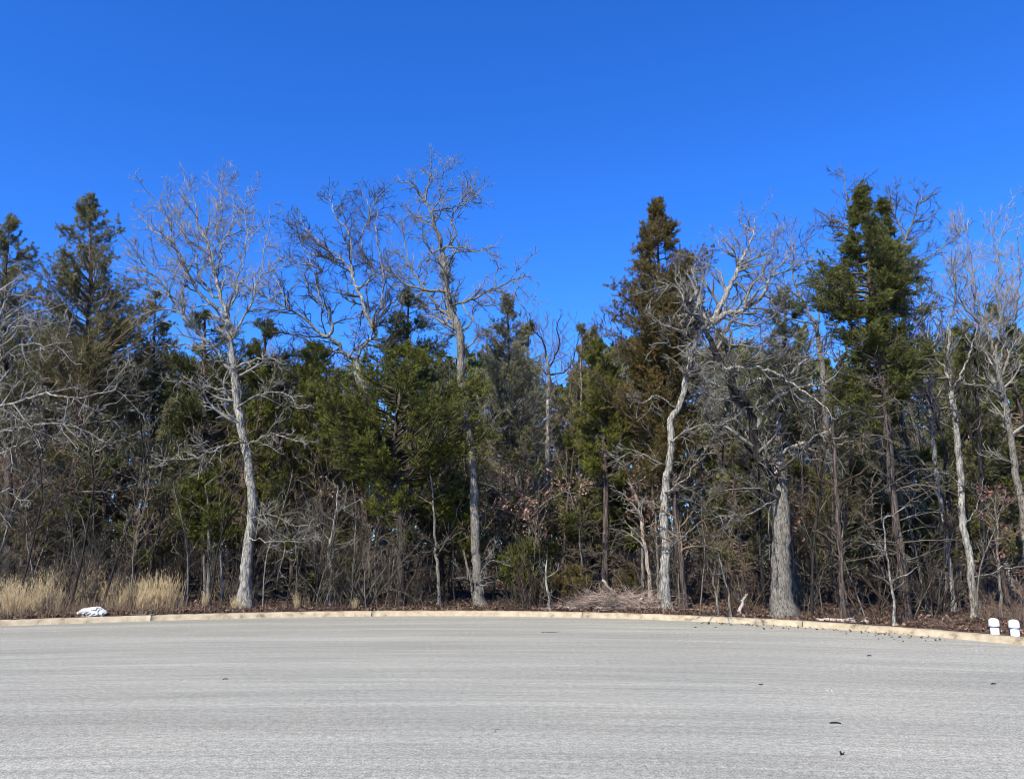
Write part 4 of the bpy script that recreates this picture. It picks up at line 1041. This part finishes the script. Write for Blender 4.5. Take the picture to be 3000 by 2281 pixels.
for k in range(56):
    Y = RND.uniform(23, 42); u = -500 + 4000 * ((k + RND.random()) / 56 * 13 % 1)
    x = pt(u, 1500, Y)[0]
    v = np.interp(u, sky_u, sky_v) + RND.uniform(-100, 50)
    i = RND.integers(0, 4); hgt = [9, 8, 10, 7][i]
    sc = (top_z(u, v, Y) - 0.3) / (hgt * 1.08)
    place(BT[i], x, Y, RND.uniform(0, 6.28), float(np.clip(sc, 0.4, 1.5)), 'bare tree deep in the wood ' + zone(u), 'tree', 'bare trees deep in the wood ' + zone(u), 0.04)
def uv_of(x, y, z):
    d = np.array([x, y, z - EYE]); fw = d[1] * math.cos(PITCH) + d[2] * math.sin(PITCH); up_ = -d[1] * math.sin(PITCH) + d[2] * math.cos(PITCH)
    return CX + F * d[0] / fw, CY - F * up_ / fw
for k in range(150):
    u = -350 + 3700 * (k + RND.random()) / 150
    Y0 = 14.0
    x = pt(u, 1600, 18)[0]; ye = yedge(x) + 0.5
    y = ye + abs(RND.normal()) * 4.5 + RND.uniform(0, 1.2)
    x = pt(u, 1600, y)[0]
    if out_dist(x, y) < 0.55 or (u < 570 and out_dist(x, y) < 1.5) or (1610 < u < 1990 and out_dist(x, y) < 2.2): continue
    i = RND.integers(0, 5); kd = ['short dark', 'brownish', 'pale grey', 'low brownish', 'tall dark'][i]
    place(SAP[i], x, y, RND.uniform(0, 6.28), RND.uniform(0.7, 1.15), kd + ' bare sapling in the thicket ' + zone(u), 'sapling', kd + ' bare saplings in the thicket ' + zone(u), 0.10)
for k in range(105):
    u = -350 + 3700 * (k + RND.random()) / 105
    x = pt(u, 1600, 18)[0]
    y = yedge(x) + 0.6 + abs(RND.normal()) * 6.5 + (0 if u > 560 else 0.6)
    x = pt(u, 1600, y)[0]
    if out_dist(x, y) < 0.6 or (u < 570 and out_dist(x, y) < 1.9) or (1610 < u < 1990 and out_dist(x, y) < 2.4): continue
    far = y > 22
    i = RND.integers(0, 4); kd = ['brown', 'dark', 'tall sparse', 'low dense'][i]
    place(SHR[i], x, y, RND.uniform(0, 6.28), RND.uniform(0.75, 1.2) * (1.25 if far else 1.0), kd + ' leafless shrub in the undergrowth ' + zone(u), 'shrub', kd + ' leafless shrubs in the undergrowth ' + zone(u), 0.12)

# the wood beyond, one mass
wc, wt = [], []
n = 6600
wu = RND.uniform(-900, 3900, n); wY = RND.uniform(48, 75, n)
wx = (wu - CX) / F * wY * 1.02
wh = RND.uniform(0.02, 1.0, n) ** 0.8
tz = np.array([top_z(u, np.interp(u, sky_u, sky_v) + 90, Y) for u, Y in zip(wu, wY)])
Pw = np.stack([wx, wY, 0.2 + wh * tz], 1)
V, Fc = tufts(Pw, RND.normal(size=(n, 3)) * 0.6, 16, 0.75, 0.28, 0.9)
ntr = 420
tx = RND.uniform(-45, 45, ntr); ty = RND.uniform(47, 75, ntr)
TP, TR = grow(np.stack([tx, ty, 0 * tx], 1), np.tile([[0, 0, 1.0]], (ntr, 1)), RND.uniform(5, 10, ntr), np.full(ntr, 0.09), 0.03, 6, 0.04, 0.02)
me = mesh('distant_woods', [(V, Fc)] + tubes(TP, TR, 5), [M['cedar'], M['oak_dark']], [np.repeat(RND.normal(0, .1, n), 48), np.zeros(ntr * 30)], smooth=False, mat_idx=[0, 1])
tag(obj('distant_woods', me), 'mass of cedar and bare trunks closing the view far behind the edge trees', 'woods', kind='stuff')

# ------------------------------------------------------------------ ground cover
n = 19000
a = RND.uniform(A0 - 0.25, A1 + 0.35, n); d = 0.31 + RND.exponential(2.6, n)
r = redge(a) + d
x, y = CEN[0] + r * np.cos(a), CEN[1] + r * np.sin(a)
lu = np.array([uv_of(p, q, .15)[0] for p, q in zip(x, y)])
ok = ~((lu > 2880) & (lu < 3010) & (d < 0.55))
x, y = x[ok], y[ok]; n = len(x)
z = ground_z(x, y) + 0.01 + RND.uniform(0, 0.05, n)
V, Fc, Mn = leaves(np.stack([x, y, z], 1), 1, 0.085, 0.0)
tag(obj('leaf_litter', mesh('leaf_litter', [(V, Fc)], M['litter'], [np.repeat(RND.uniform(-.3, .3, Mn), 4)], smooth=False)), 'brown fallen oak leaves covering the ground behind the kerb', 'leaf litter', kind='stuff')

def blades(P, h, w, lean, K=4):
    n = len(P)
    D = np.concatenate([RND.normal(size=(n, 2)) * lean, np.ones((n, 1))], 1)
    BP, BR = grow(P, D, h, np.full(n, w), 0.001, K, 0.10, -0.03)
    return tubes(BP, BR, 3, True)
def grass_proto(name, n, h, m, rad=0.12, lean=0.13):
    P = np.concatenate([RND.normal(size=(n, 2)) * rad, np.full((n, 1), -0.04)], 1)
    hh = h * RND.uniform(0.45, 1.1, n)
    parts = blades(P, hh, 0.0085, lean, 5)
    # feathery side bracts
    BP, BR = grow(P[: n // 2], np.concatenate([RND.normal(size=(n // 2, 2)) * lean, np.ones((n // 2, 1))], 1), hh[: n // 2], np.full(n // 2, 0.003), 0.001, 5, 0.08, -0.02)
    P2, R2 = spawn(BP, BR, 9, 0.3, 1.0, 0.13, 0.4, 28, -0.05, 3, 0.1, 0.7, 0.0025)
    parts += tubes(BP, BR, 3, True) + tubes(P2, R2, 3, True)
    tot = [RND.normal(0, .12) + np.zeros(len(v)) for v, f in parts]
    return mesh(name, parts, M[m], tot)
GP = [grass_proto('grass_clump', nn, h, m, rd) for nn, h, m, rd in [(62, 0.80, 'straw', .08), (50, 0.66, 'straw', .10), (50, 0.9, 'straw', .045), (60, 0.5, 'straw_brown', .16)]]
clumps = [(12, 1785, 1.0), (45, 1770, .9), (75, 1775, .9), (100, 1765, 1.0), (135, 1775, 1.15), (148, 1770, 1.2), (185, 1750, .9), (215, 1755, .8), (258, 1760, 1.15), (275, 1757, 1.15), (305, 1760, .8), (335, 1764, .95), (362, 1768, 1.05), (400, 1766, 1.0),
          (432, 1776, 1.15), (448, 1778, 1.15), (470, 1772, .9), (488, 1780, 1.1), (505, 1779, 1.15), (20, 1790, 1.0), (60, 1792, .9), (120, 1792, 1.0), (235, 1768, 1.0), (320, 1776, .9), (415, 1784, .9), (600, 1778, .5), (692, 1781, .6), (872, 1777, .5), (1040, 1778, .4), (30, 1800, .8), (90, 1795, .9), (170, 1790, .7), (2, 1775, .9), (380, 1775, .9), (350, 1778, .8)]
for i, (u, v, s) in enumerate(clumps):
    h = hit(u, v, 0.16)
    while out_dist(h[0], h[1]) < 0.45: h[1] += 0.1
    o = bpy.data.objects.new('grass_clump', GP[[0, 2, 1, 2][i % 4]])
    COL.objects.link(o)
    o.location = (float(h[0]), float(h[1]), float(ground_z(h[0], h[1])))
    o.rotation_euler = (RND.normal() * .06, RND.normal() * .06, RND.uniform(0, 6.28)); o.scale = (s, s, s)
    if u < 300: lb, g = 'tall dry straw grass clump left of or beside the white boulder', 'straw grass clumps near the boulder'
    elif u < 520: lb, g = 'bright golden straw grass clump right of the white boulder', 'golden straw grass clumps right of the boulder'
    elif u < 700: lb, g = 'small dry grass clump at the foot of the leaning pale oak', 'small grass clumps by the leaning oak'
    else: lb, g = 'sparse short dry grass clump at the kerb before the big olive cedar', 'sparse grass clumps before the olive cedar'
    tag(o, lb, 'grass clump', g)
n = 4200
a = RND.uniform(math.radians(95), A1 + 0.25, n); d = 0.33 + np.abs(RND.normal(0, 0.9, n)) 
r = redge(a) + d; x, y = CEN[0] + r * np.cos(a), CEN[1] + r * np.sin(a)
uu = np.array([uv_of(p, q, .2)[0] for p, q in zip(x, y)])
keep = (uu < 540) | (RND.random(n) < 0.10)
x, y = x[keep], y[keep]
parts = blades(np.stack([x, y, ground_z(x, y) - .02], 1), RND.uniform(0.08, 0.36, len(x)) + 0.35 * (RND.random(len(x)) < 0.2), 0.004, 0.2)
tag(obj('dry_grass', mesh('dry_grass', parts, M['straw_brown'], [RND.normal(0, .1, len(v)) for v, f in parts])), 'thin brown dead grass and weeds behind the kerb at left', 'dry grass', kind='stuff')
# low brown weeds along the rest of the kerb
n = 4500
a = RND.uniform(A0 - 0.15, A1, n); d = 0.33 + np.abs(RND.normal(0, 0.8, n)); r = redge(a) + d
x, y = CEN[0] + r * np.cos(a), CEN[1] + r * np.sin(a)
W1 = np.stack([x, y, ground_z(x, y) - .02], 1)
uvw = np.array([uv_of(*p)[0] for p in W1]); okw = ((uvw < 2885) | (uvw > 3010)); W1 = W1[okw]; n = len(W1)
WP, WR = grow(W1, np.concatenate([RND.normal(size=(n, 2)) * .9, np.ones((n, 1))], 1), RND.uniform(0.08, 0.4, n), np.full(n, 0.0035), 0.0015, 4, 0.3, 0.0)
tag(obj('brushwood', mesh('brushwood', tubes(WP, WR, 3, True), M['twig_brown'])), 'fine low twigs and weed stalks along the back of the kerb', 'undergrowth', kind='stuff')

# ------------------------------------------------------------------ boulder, brush pile, fallen wood
import bmesh
from mathutils import noise as mn
def boulder():
    bm = bmesh.new(); bmesh.ops.create_icosphere(bm, subdivisions=4, radius=1)
    for v in bm.verts:
        c = v.co.copy()
        k = 1 + 0.32 * mn.noise(c * 1.3 + Vector((3, 1, 2))) - 0.30 * abs(mn.noise(c * 2.6)) - 0.12 * abs(mn.noise(c * 6)) + 0.04 * mn.noise(c * 14)
        c = c * k
        c.x *= 0.29; c.y *= 0.2; c.z *= 0.15
        c.z += 0.045 * math.exp(-((c.x - 0.12) / 0.16) ** 2) - (0.04 if c.x < -0.2 else 0)
        v.co = c
    me = bpy.data.meshes.new('boulder'); bm.to_mesh(me); bm.free()
    me.materials.append(M['rock'])
    return me
h = hit(245, 1802, 0.15)
while out_dist(h[0] + .0, h[1]) < 0.42: h[1] += 0.05
tag(obj('boulder', boulder(), None, (h[0], h[1], ground_z(h[0], h[1]) + 0.05)), 'white limestone boulder lying behind the kerb among straw grass', 'boulder')

h = hit(1815, 1783, 0.15); base = np.array([h[0], h[1] + .45, float(ground_z(h[0], h[1] + .45))])
bp = empty('brush_pile', base); tag(bp, 'heap of dead brown sticks and branches piled behind the kerb', 'brush pile')
n = 480
S = np.concatenate([RND.normal(size=(n, 1)) * 0.62, RND.normal(size=(n, 1)) * .32, np.zeros((n, 1))], 1)
S[:, 2] = np.maximum(0.02, RND.uniform(0, 0.32, n) * np.exp(-(S[:, 0] / 0.85) ** 2))
D = np.concatenate([RND.normal(size=(n, 1)), RND.normal(size=(n, 1)) * .5, RND.normal(size=(n, 1)) * .16], 1)
P, R = grow(S, D, RND.uniform(.25, 1.0, n), RND.uniform(.003, .011, n), 0.002, 6, 0.16, 0.0)
P[:, :, 2] = np.maximum(P[:, :, 2], 0.01)
P2, R2 = spawn(P, R, 3, 0.2, 1, 0.3, 0.4, 40, 0, 4, 0.2, .7, 0.002); P2[:, :, 2] = np.maximum(P2[:, :, 2], 0.01)
tag(obj('sticks', mesh('sticks', tubes(P, R, 4) + tubes(P2, R2, 3, True), M['stick']), bp), kind='stuff')
def log_between(a_, b2, r0, r1, parent, m='dead', name='branch', K=8):
    p = np.array([np.array(a_) * (1 - t) + np.array(b2) * t for t in np.linspace(0, 1, K)]); p = crook(p, 0.012)
    V = sweep(p, np.linspace(r0, r1, K), 8, 0.1)
    cap = [(np.zeros((0, 3)), np.arange(8)[None, ::-1] - 8 * K), (np.zeros((0, 3)), (8 * K - 8 + np.arange(8))[None] - 8 * K)]
    return obj(name, mesh(name, V + cap, M[m]), parent)
Yb = float(base[1])
def rel(u, v, dy=0.0): return pt(u, v, Yb + dy) - base
for a_, b2, r0, r1 in [((1764, 1698, -.1), (1806, 1748, .05), .03, .038), ((1790, 1722, -.05), (1830, 1762, .1), .012, .02), ((1728, 1752, -.25), (1738, 1768, -.1), .028, .03), ((1850, 1765, -.2), (1884, 1752, -.1), .022, .03), ((1655, 1784, -.4), (1700, 1786, -.35), .03, .022), ((1735, 1783, -.5), (1790, 1790, -.45), .02, .025), ((1860, 1788, -.45), (1925, 1792, -.4), .02, .016), ((1808, 1792, -.5), (1832, 1784, -.45), .016, .02), ((1870, 1798, -.5), (1835, 1792, -.45), .014, .014)]:
    pa, pb = rel(a_[0], a_[1], a_[2]), rel(b2[0], b2[1], b2[2])
    pa[2] = max(pa[2], .03); pb[2] = max(pb[2], .03)
    log_between(pa, pb, r0, r1, bp)
fallen = [('bleached split log lying behind the kerb right of the snag oak', (2515, 1832), (2588, 1827), .03, .045, 'dead'),
          ('long pale bark slab lying behind the kerb before the dark cedar trunk', (2575, 1832), (2660, 1844), .035, .03, 'dead'),
          ('pale broken branch end lying just right of the dark cedar trunk', (2650, 1843), (2722, 1849), .028, .038, 'dead'),
          ('pale stick lying in the leaves left of the leaning pale oak', (572, 1770), (612, 1788), .012, .016, 'dead'),
          ('curved pale branch lying on leaves between the forked oak and snag oak', (2050, 1800), (2105, 1780), .014, .02, 'dead'),
          ('dark stick lying behind the kerb right of the straw grass', (330, 1796), (420, 1793), .012, .018, 'oak_grey')]
for lb, a_, b2, r0, r1, m in fallen:
    ha, hb = hit(a_[0], a_[1], .2), hit(b2[0], b2[1], .2)
    for q in (ha, hb):
        while out_dist(q[0], q[1]) < 0.38: q[1] += 0.03
        q[2] = float(ground_z(q[0], q[1])) + max(r0, r1) * 0.8
    dd = hb - ha
    L_ = np.linalg.norm(dd)
    if L_ > 1.3: hb = ha + dd / L_ * 1.3
    rt = empty('fallen_branch', ha); tag(rt, lb, 'fallen branch')
    log_between((0, 0, 0), hb - ha, r0, r1, rt, m)
    mid = (hb - ha) * .6
    log_between(mid, mid + np.array([.12, -.04, .10]), r0 * .4, r0 * .15, rt, m, 'side_twig', 5)

# white capped pipes
def lathe(prof, S=32):
    a = np.arange(S) * 2 * math.pi / S
    V = np.concatenate([np.stack([r * np.cos(a), r * np.sin(a), np.full(S, z)], 1) for r, z in prof]); K = len(prof)
    i = np.arange(K - 1)[:, None]; j = np.arange(S)[None]; j2 = (j + 1) % S
    q = np.stack([i * S + j, i * S + j2, (i + 1) * S + j2, (i + 1) * S + j], -1).reshape(-1, 4)
    return [(V, q), (np.zeros((0, 3)), ((K - 1) * S + np.arange(S))[None] - len(V))]
pipe_body = mesh('pipe', lathe([(0.070, -0.1), (0.070, 0.128), (0.068, 0.130)]), M['pvc'])
pipe_seam = mesh('seam', lathe([(0.066, 0.130), (0.066, 0.1385)]), M['shadow_gap'])
pipe_cap = mesh('cap', lathe([(0.080, 0.138), (0.087, 0.139), (0.0865, 0.16), (0.082, 0.225), (0.078, 0.243), (0.068, 0.259), (0.050, 0.271), (0.028, 0.277), (0.006, 0.279)]), M['pvc'])
for u, lb in ((2917, 'white capped plastic pipe stub behind the kerb, the one farther from the right edge'), (2976, 'white capped plastic pipe stub behind the kerb, the one by the right edge')):
    h = hit(u, 1868 if u < 2950 else 1871, 0.11)
    while out_dist(h[0], h[1]) < 0.35: h[:2] *= 1.002
    rt = empty('capped_pipe', (h[0], h[1], float(ground_z(h[0], h[1])) - 0.01)); tag(rt, lb, 'pipe', 'white capped pipe stubs')
    obj('pipe', pipe_body, rt); obj('seam', pipe_seam, rt); obj('cap', pipe_cap, rt)
# brown shrub behind the pipes
for u, v, s in ((2965, 1822, .7), (2915, 1815, .55), (3030, 1835, .8)):
    h = hit(u, v, .15)
    while out_dist(h[0], h[1]) < 0.7: h[1] += .05
    p = proto_shrub('brown_shrub', 16, 1.3, 'twig_brown', (2, .05, 'leaf_red', .25), .45)
    p.location = (float(h[0]), float(h[1]), float(ground_z(h[0], h[1]))); p.scale = (s, s, s)
    tag(p, {2965: 'rusty brown shrub right behind the white capped pipes', 2915: 'small rusty shrub left behind the white capped pipes', 3030: 'rusty shrub cut off by the right edge'}[u], 'shrub')

# ------------------------------------------------------------------ small things on the asphalt
def road_stick(u, v, L_, r, ang, lb, name='stick', m='oak_dark', fork=False):
    h = hit(u, v, 0.0)
    rt = empty(name, (h[0], h[1], 0)); tag(rt, lb, name)
    d = np.array([math.cos(ang), math.sin(ang), 0]) * L_ / 2
    log_between(-d + [0, 0, r], d + [0, 0, r * 1.4], r, r * .5, rt, m, 'shoot', 6)
    if fork: log_between((0, 0, r), (L_ * .2, L_ * .35, r * 1.5), r * .7, r * .4, rt, m, 'side_shoot', 4)
road_stick(1458, 2142, .065, .0028, .9, 'small curved dark stick alone on the asphalt at bottom centre')
road_stick(2468, 2211, .05, .006, .8, 'stubby dark forked stick on the asphalt near the bottom right', fork=True)
road_stick(1615, 1851, .35, .006, .05, 'long thin stick lying flat on the asphalt far off before the brush pile')
def flat_leaf(u, v, L_, W_, rz, lb):
    h = hit(u, v, 0.0)
    t = np.linspace(0, 1, 9); w = np.sin(t * math.pi) ** .7 * W_ / 2
    z = .004 + .008 * np.sin(t * math.pi)
    V = np.concatenate([np.stack([(t - .5) * L_, w, z + .004], 1), np.stack([(t - .5) * L_, 0 * w, z - .003], 1), np.stack([(t - .5) * L_, -w, z + .006], 1)])
    q = [[i + 9 * k, i + 1 + 9 * k, i + 10 + 9 * k, i + 9 + 9 * k] for k in range(2) for i in range(8)]
    o = obj('dead_leaf', mesh('dead_leaf', [(V, np.array(q))], M['oak_dark'], [np.full(27, -.4)]), None, (h[0], h[1], 0)); o.rotation_euler = (0, 0, rz)
    tag(o, lb, 'dead leaf')
flat_leaf(2447, 2119, .10, .035, -.15, 'dark curled leaf lying alone on the asphalt at lower right')
flat_leaf(2229, 2006, .06, .03, .3, 'tiny dark leaf on the asphalt midway to the snag oak')
flat_leaf(2911, 2004, .07, .03, .1, 'tiny dark leaf on the asphalt near the right edge')
flat_leaf(660, 1990, .06, .03, 0.6, 'tiny dark leaf on the asphalt at left')
flat_leaf(2547, 1921, .08, .04, 0.2, 'small dark leaf on the asphalt below the white pipes, toward the snag oak')
for u, v, lb in ((2424, 2025, 'left one of two small white pebbles on the asphalt'), (2437, 2025, 'right one of two small white pebbles on the asphalt'), (2861, 1907, 'single white pebble on the asphalt below the white pipes'), (2705, 1942, 'single white pebble on the asphalt left of the pipes')):
    bm = bmesh.new(); bmesh.ops.create_icosphere(bm, subdivisions=2, radius=.014)
    for vv in bm.verts: vv.co *= 1 + .3 * mn.noise(vv.co * 60 + Vector((u, v, 0))); vv.co.z *= .7
    me = bpy.data.meshes.new('pebble'); bm.to_mesh(me); bm.free(); me.materials.append(M['rock'])
    h = hit(u, v, 0.0); tag(obj('pebble', me, None, (h[0], h[1], .008)), lb, 'pebble')
# flakes of bark and leaves swept against the kerb on the right
n = 80
us = RND.uniform(2060, 2800, n)
Pp = []
for u in us:
    a = math.atan2(*(hit(u, 1832 + (u - 2200) * .065, 0)[:2] - CEN)[::-1]); rr = float(redge(a)) - 0.03 - RND.exponential(.28)
    Pp.append((CEN[0] + rr * math.cos(a), CEN[1] + rr * math.sin(a), .012))
V, Fc, Mn = leaves(np.array(Pp), 2, .055, np.array([.12, .04, .004]))
V[:, 2] = np.clip(V[:, 2], .004, .03)
tag(obj('leaf_debris', mesh('leaf_debris', [(V, Fc)], M['litter'], [np.repeat(RND.uniform(-.5, 0, Mn), 4)], smooth=False)), 'dark flakes of leaves and bark swept along the kerb before the snag oak', 'debris', kind='stuff')
print('total tris', TRIS[0])
SC['tris'] = TRIS[0]
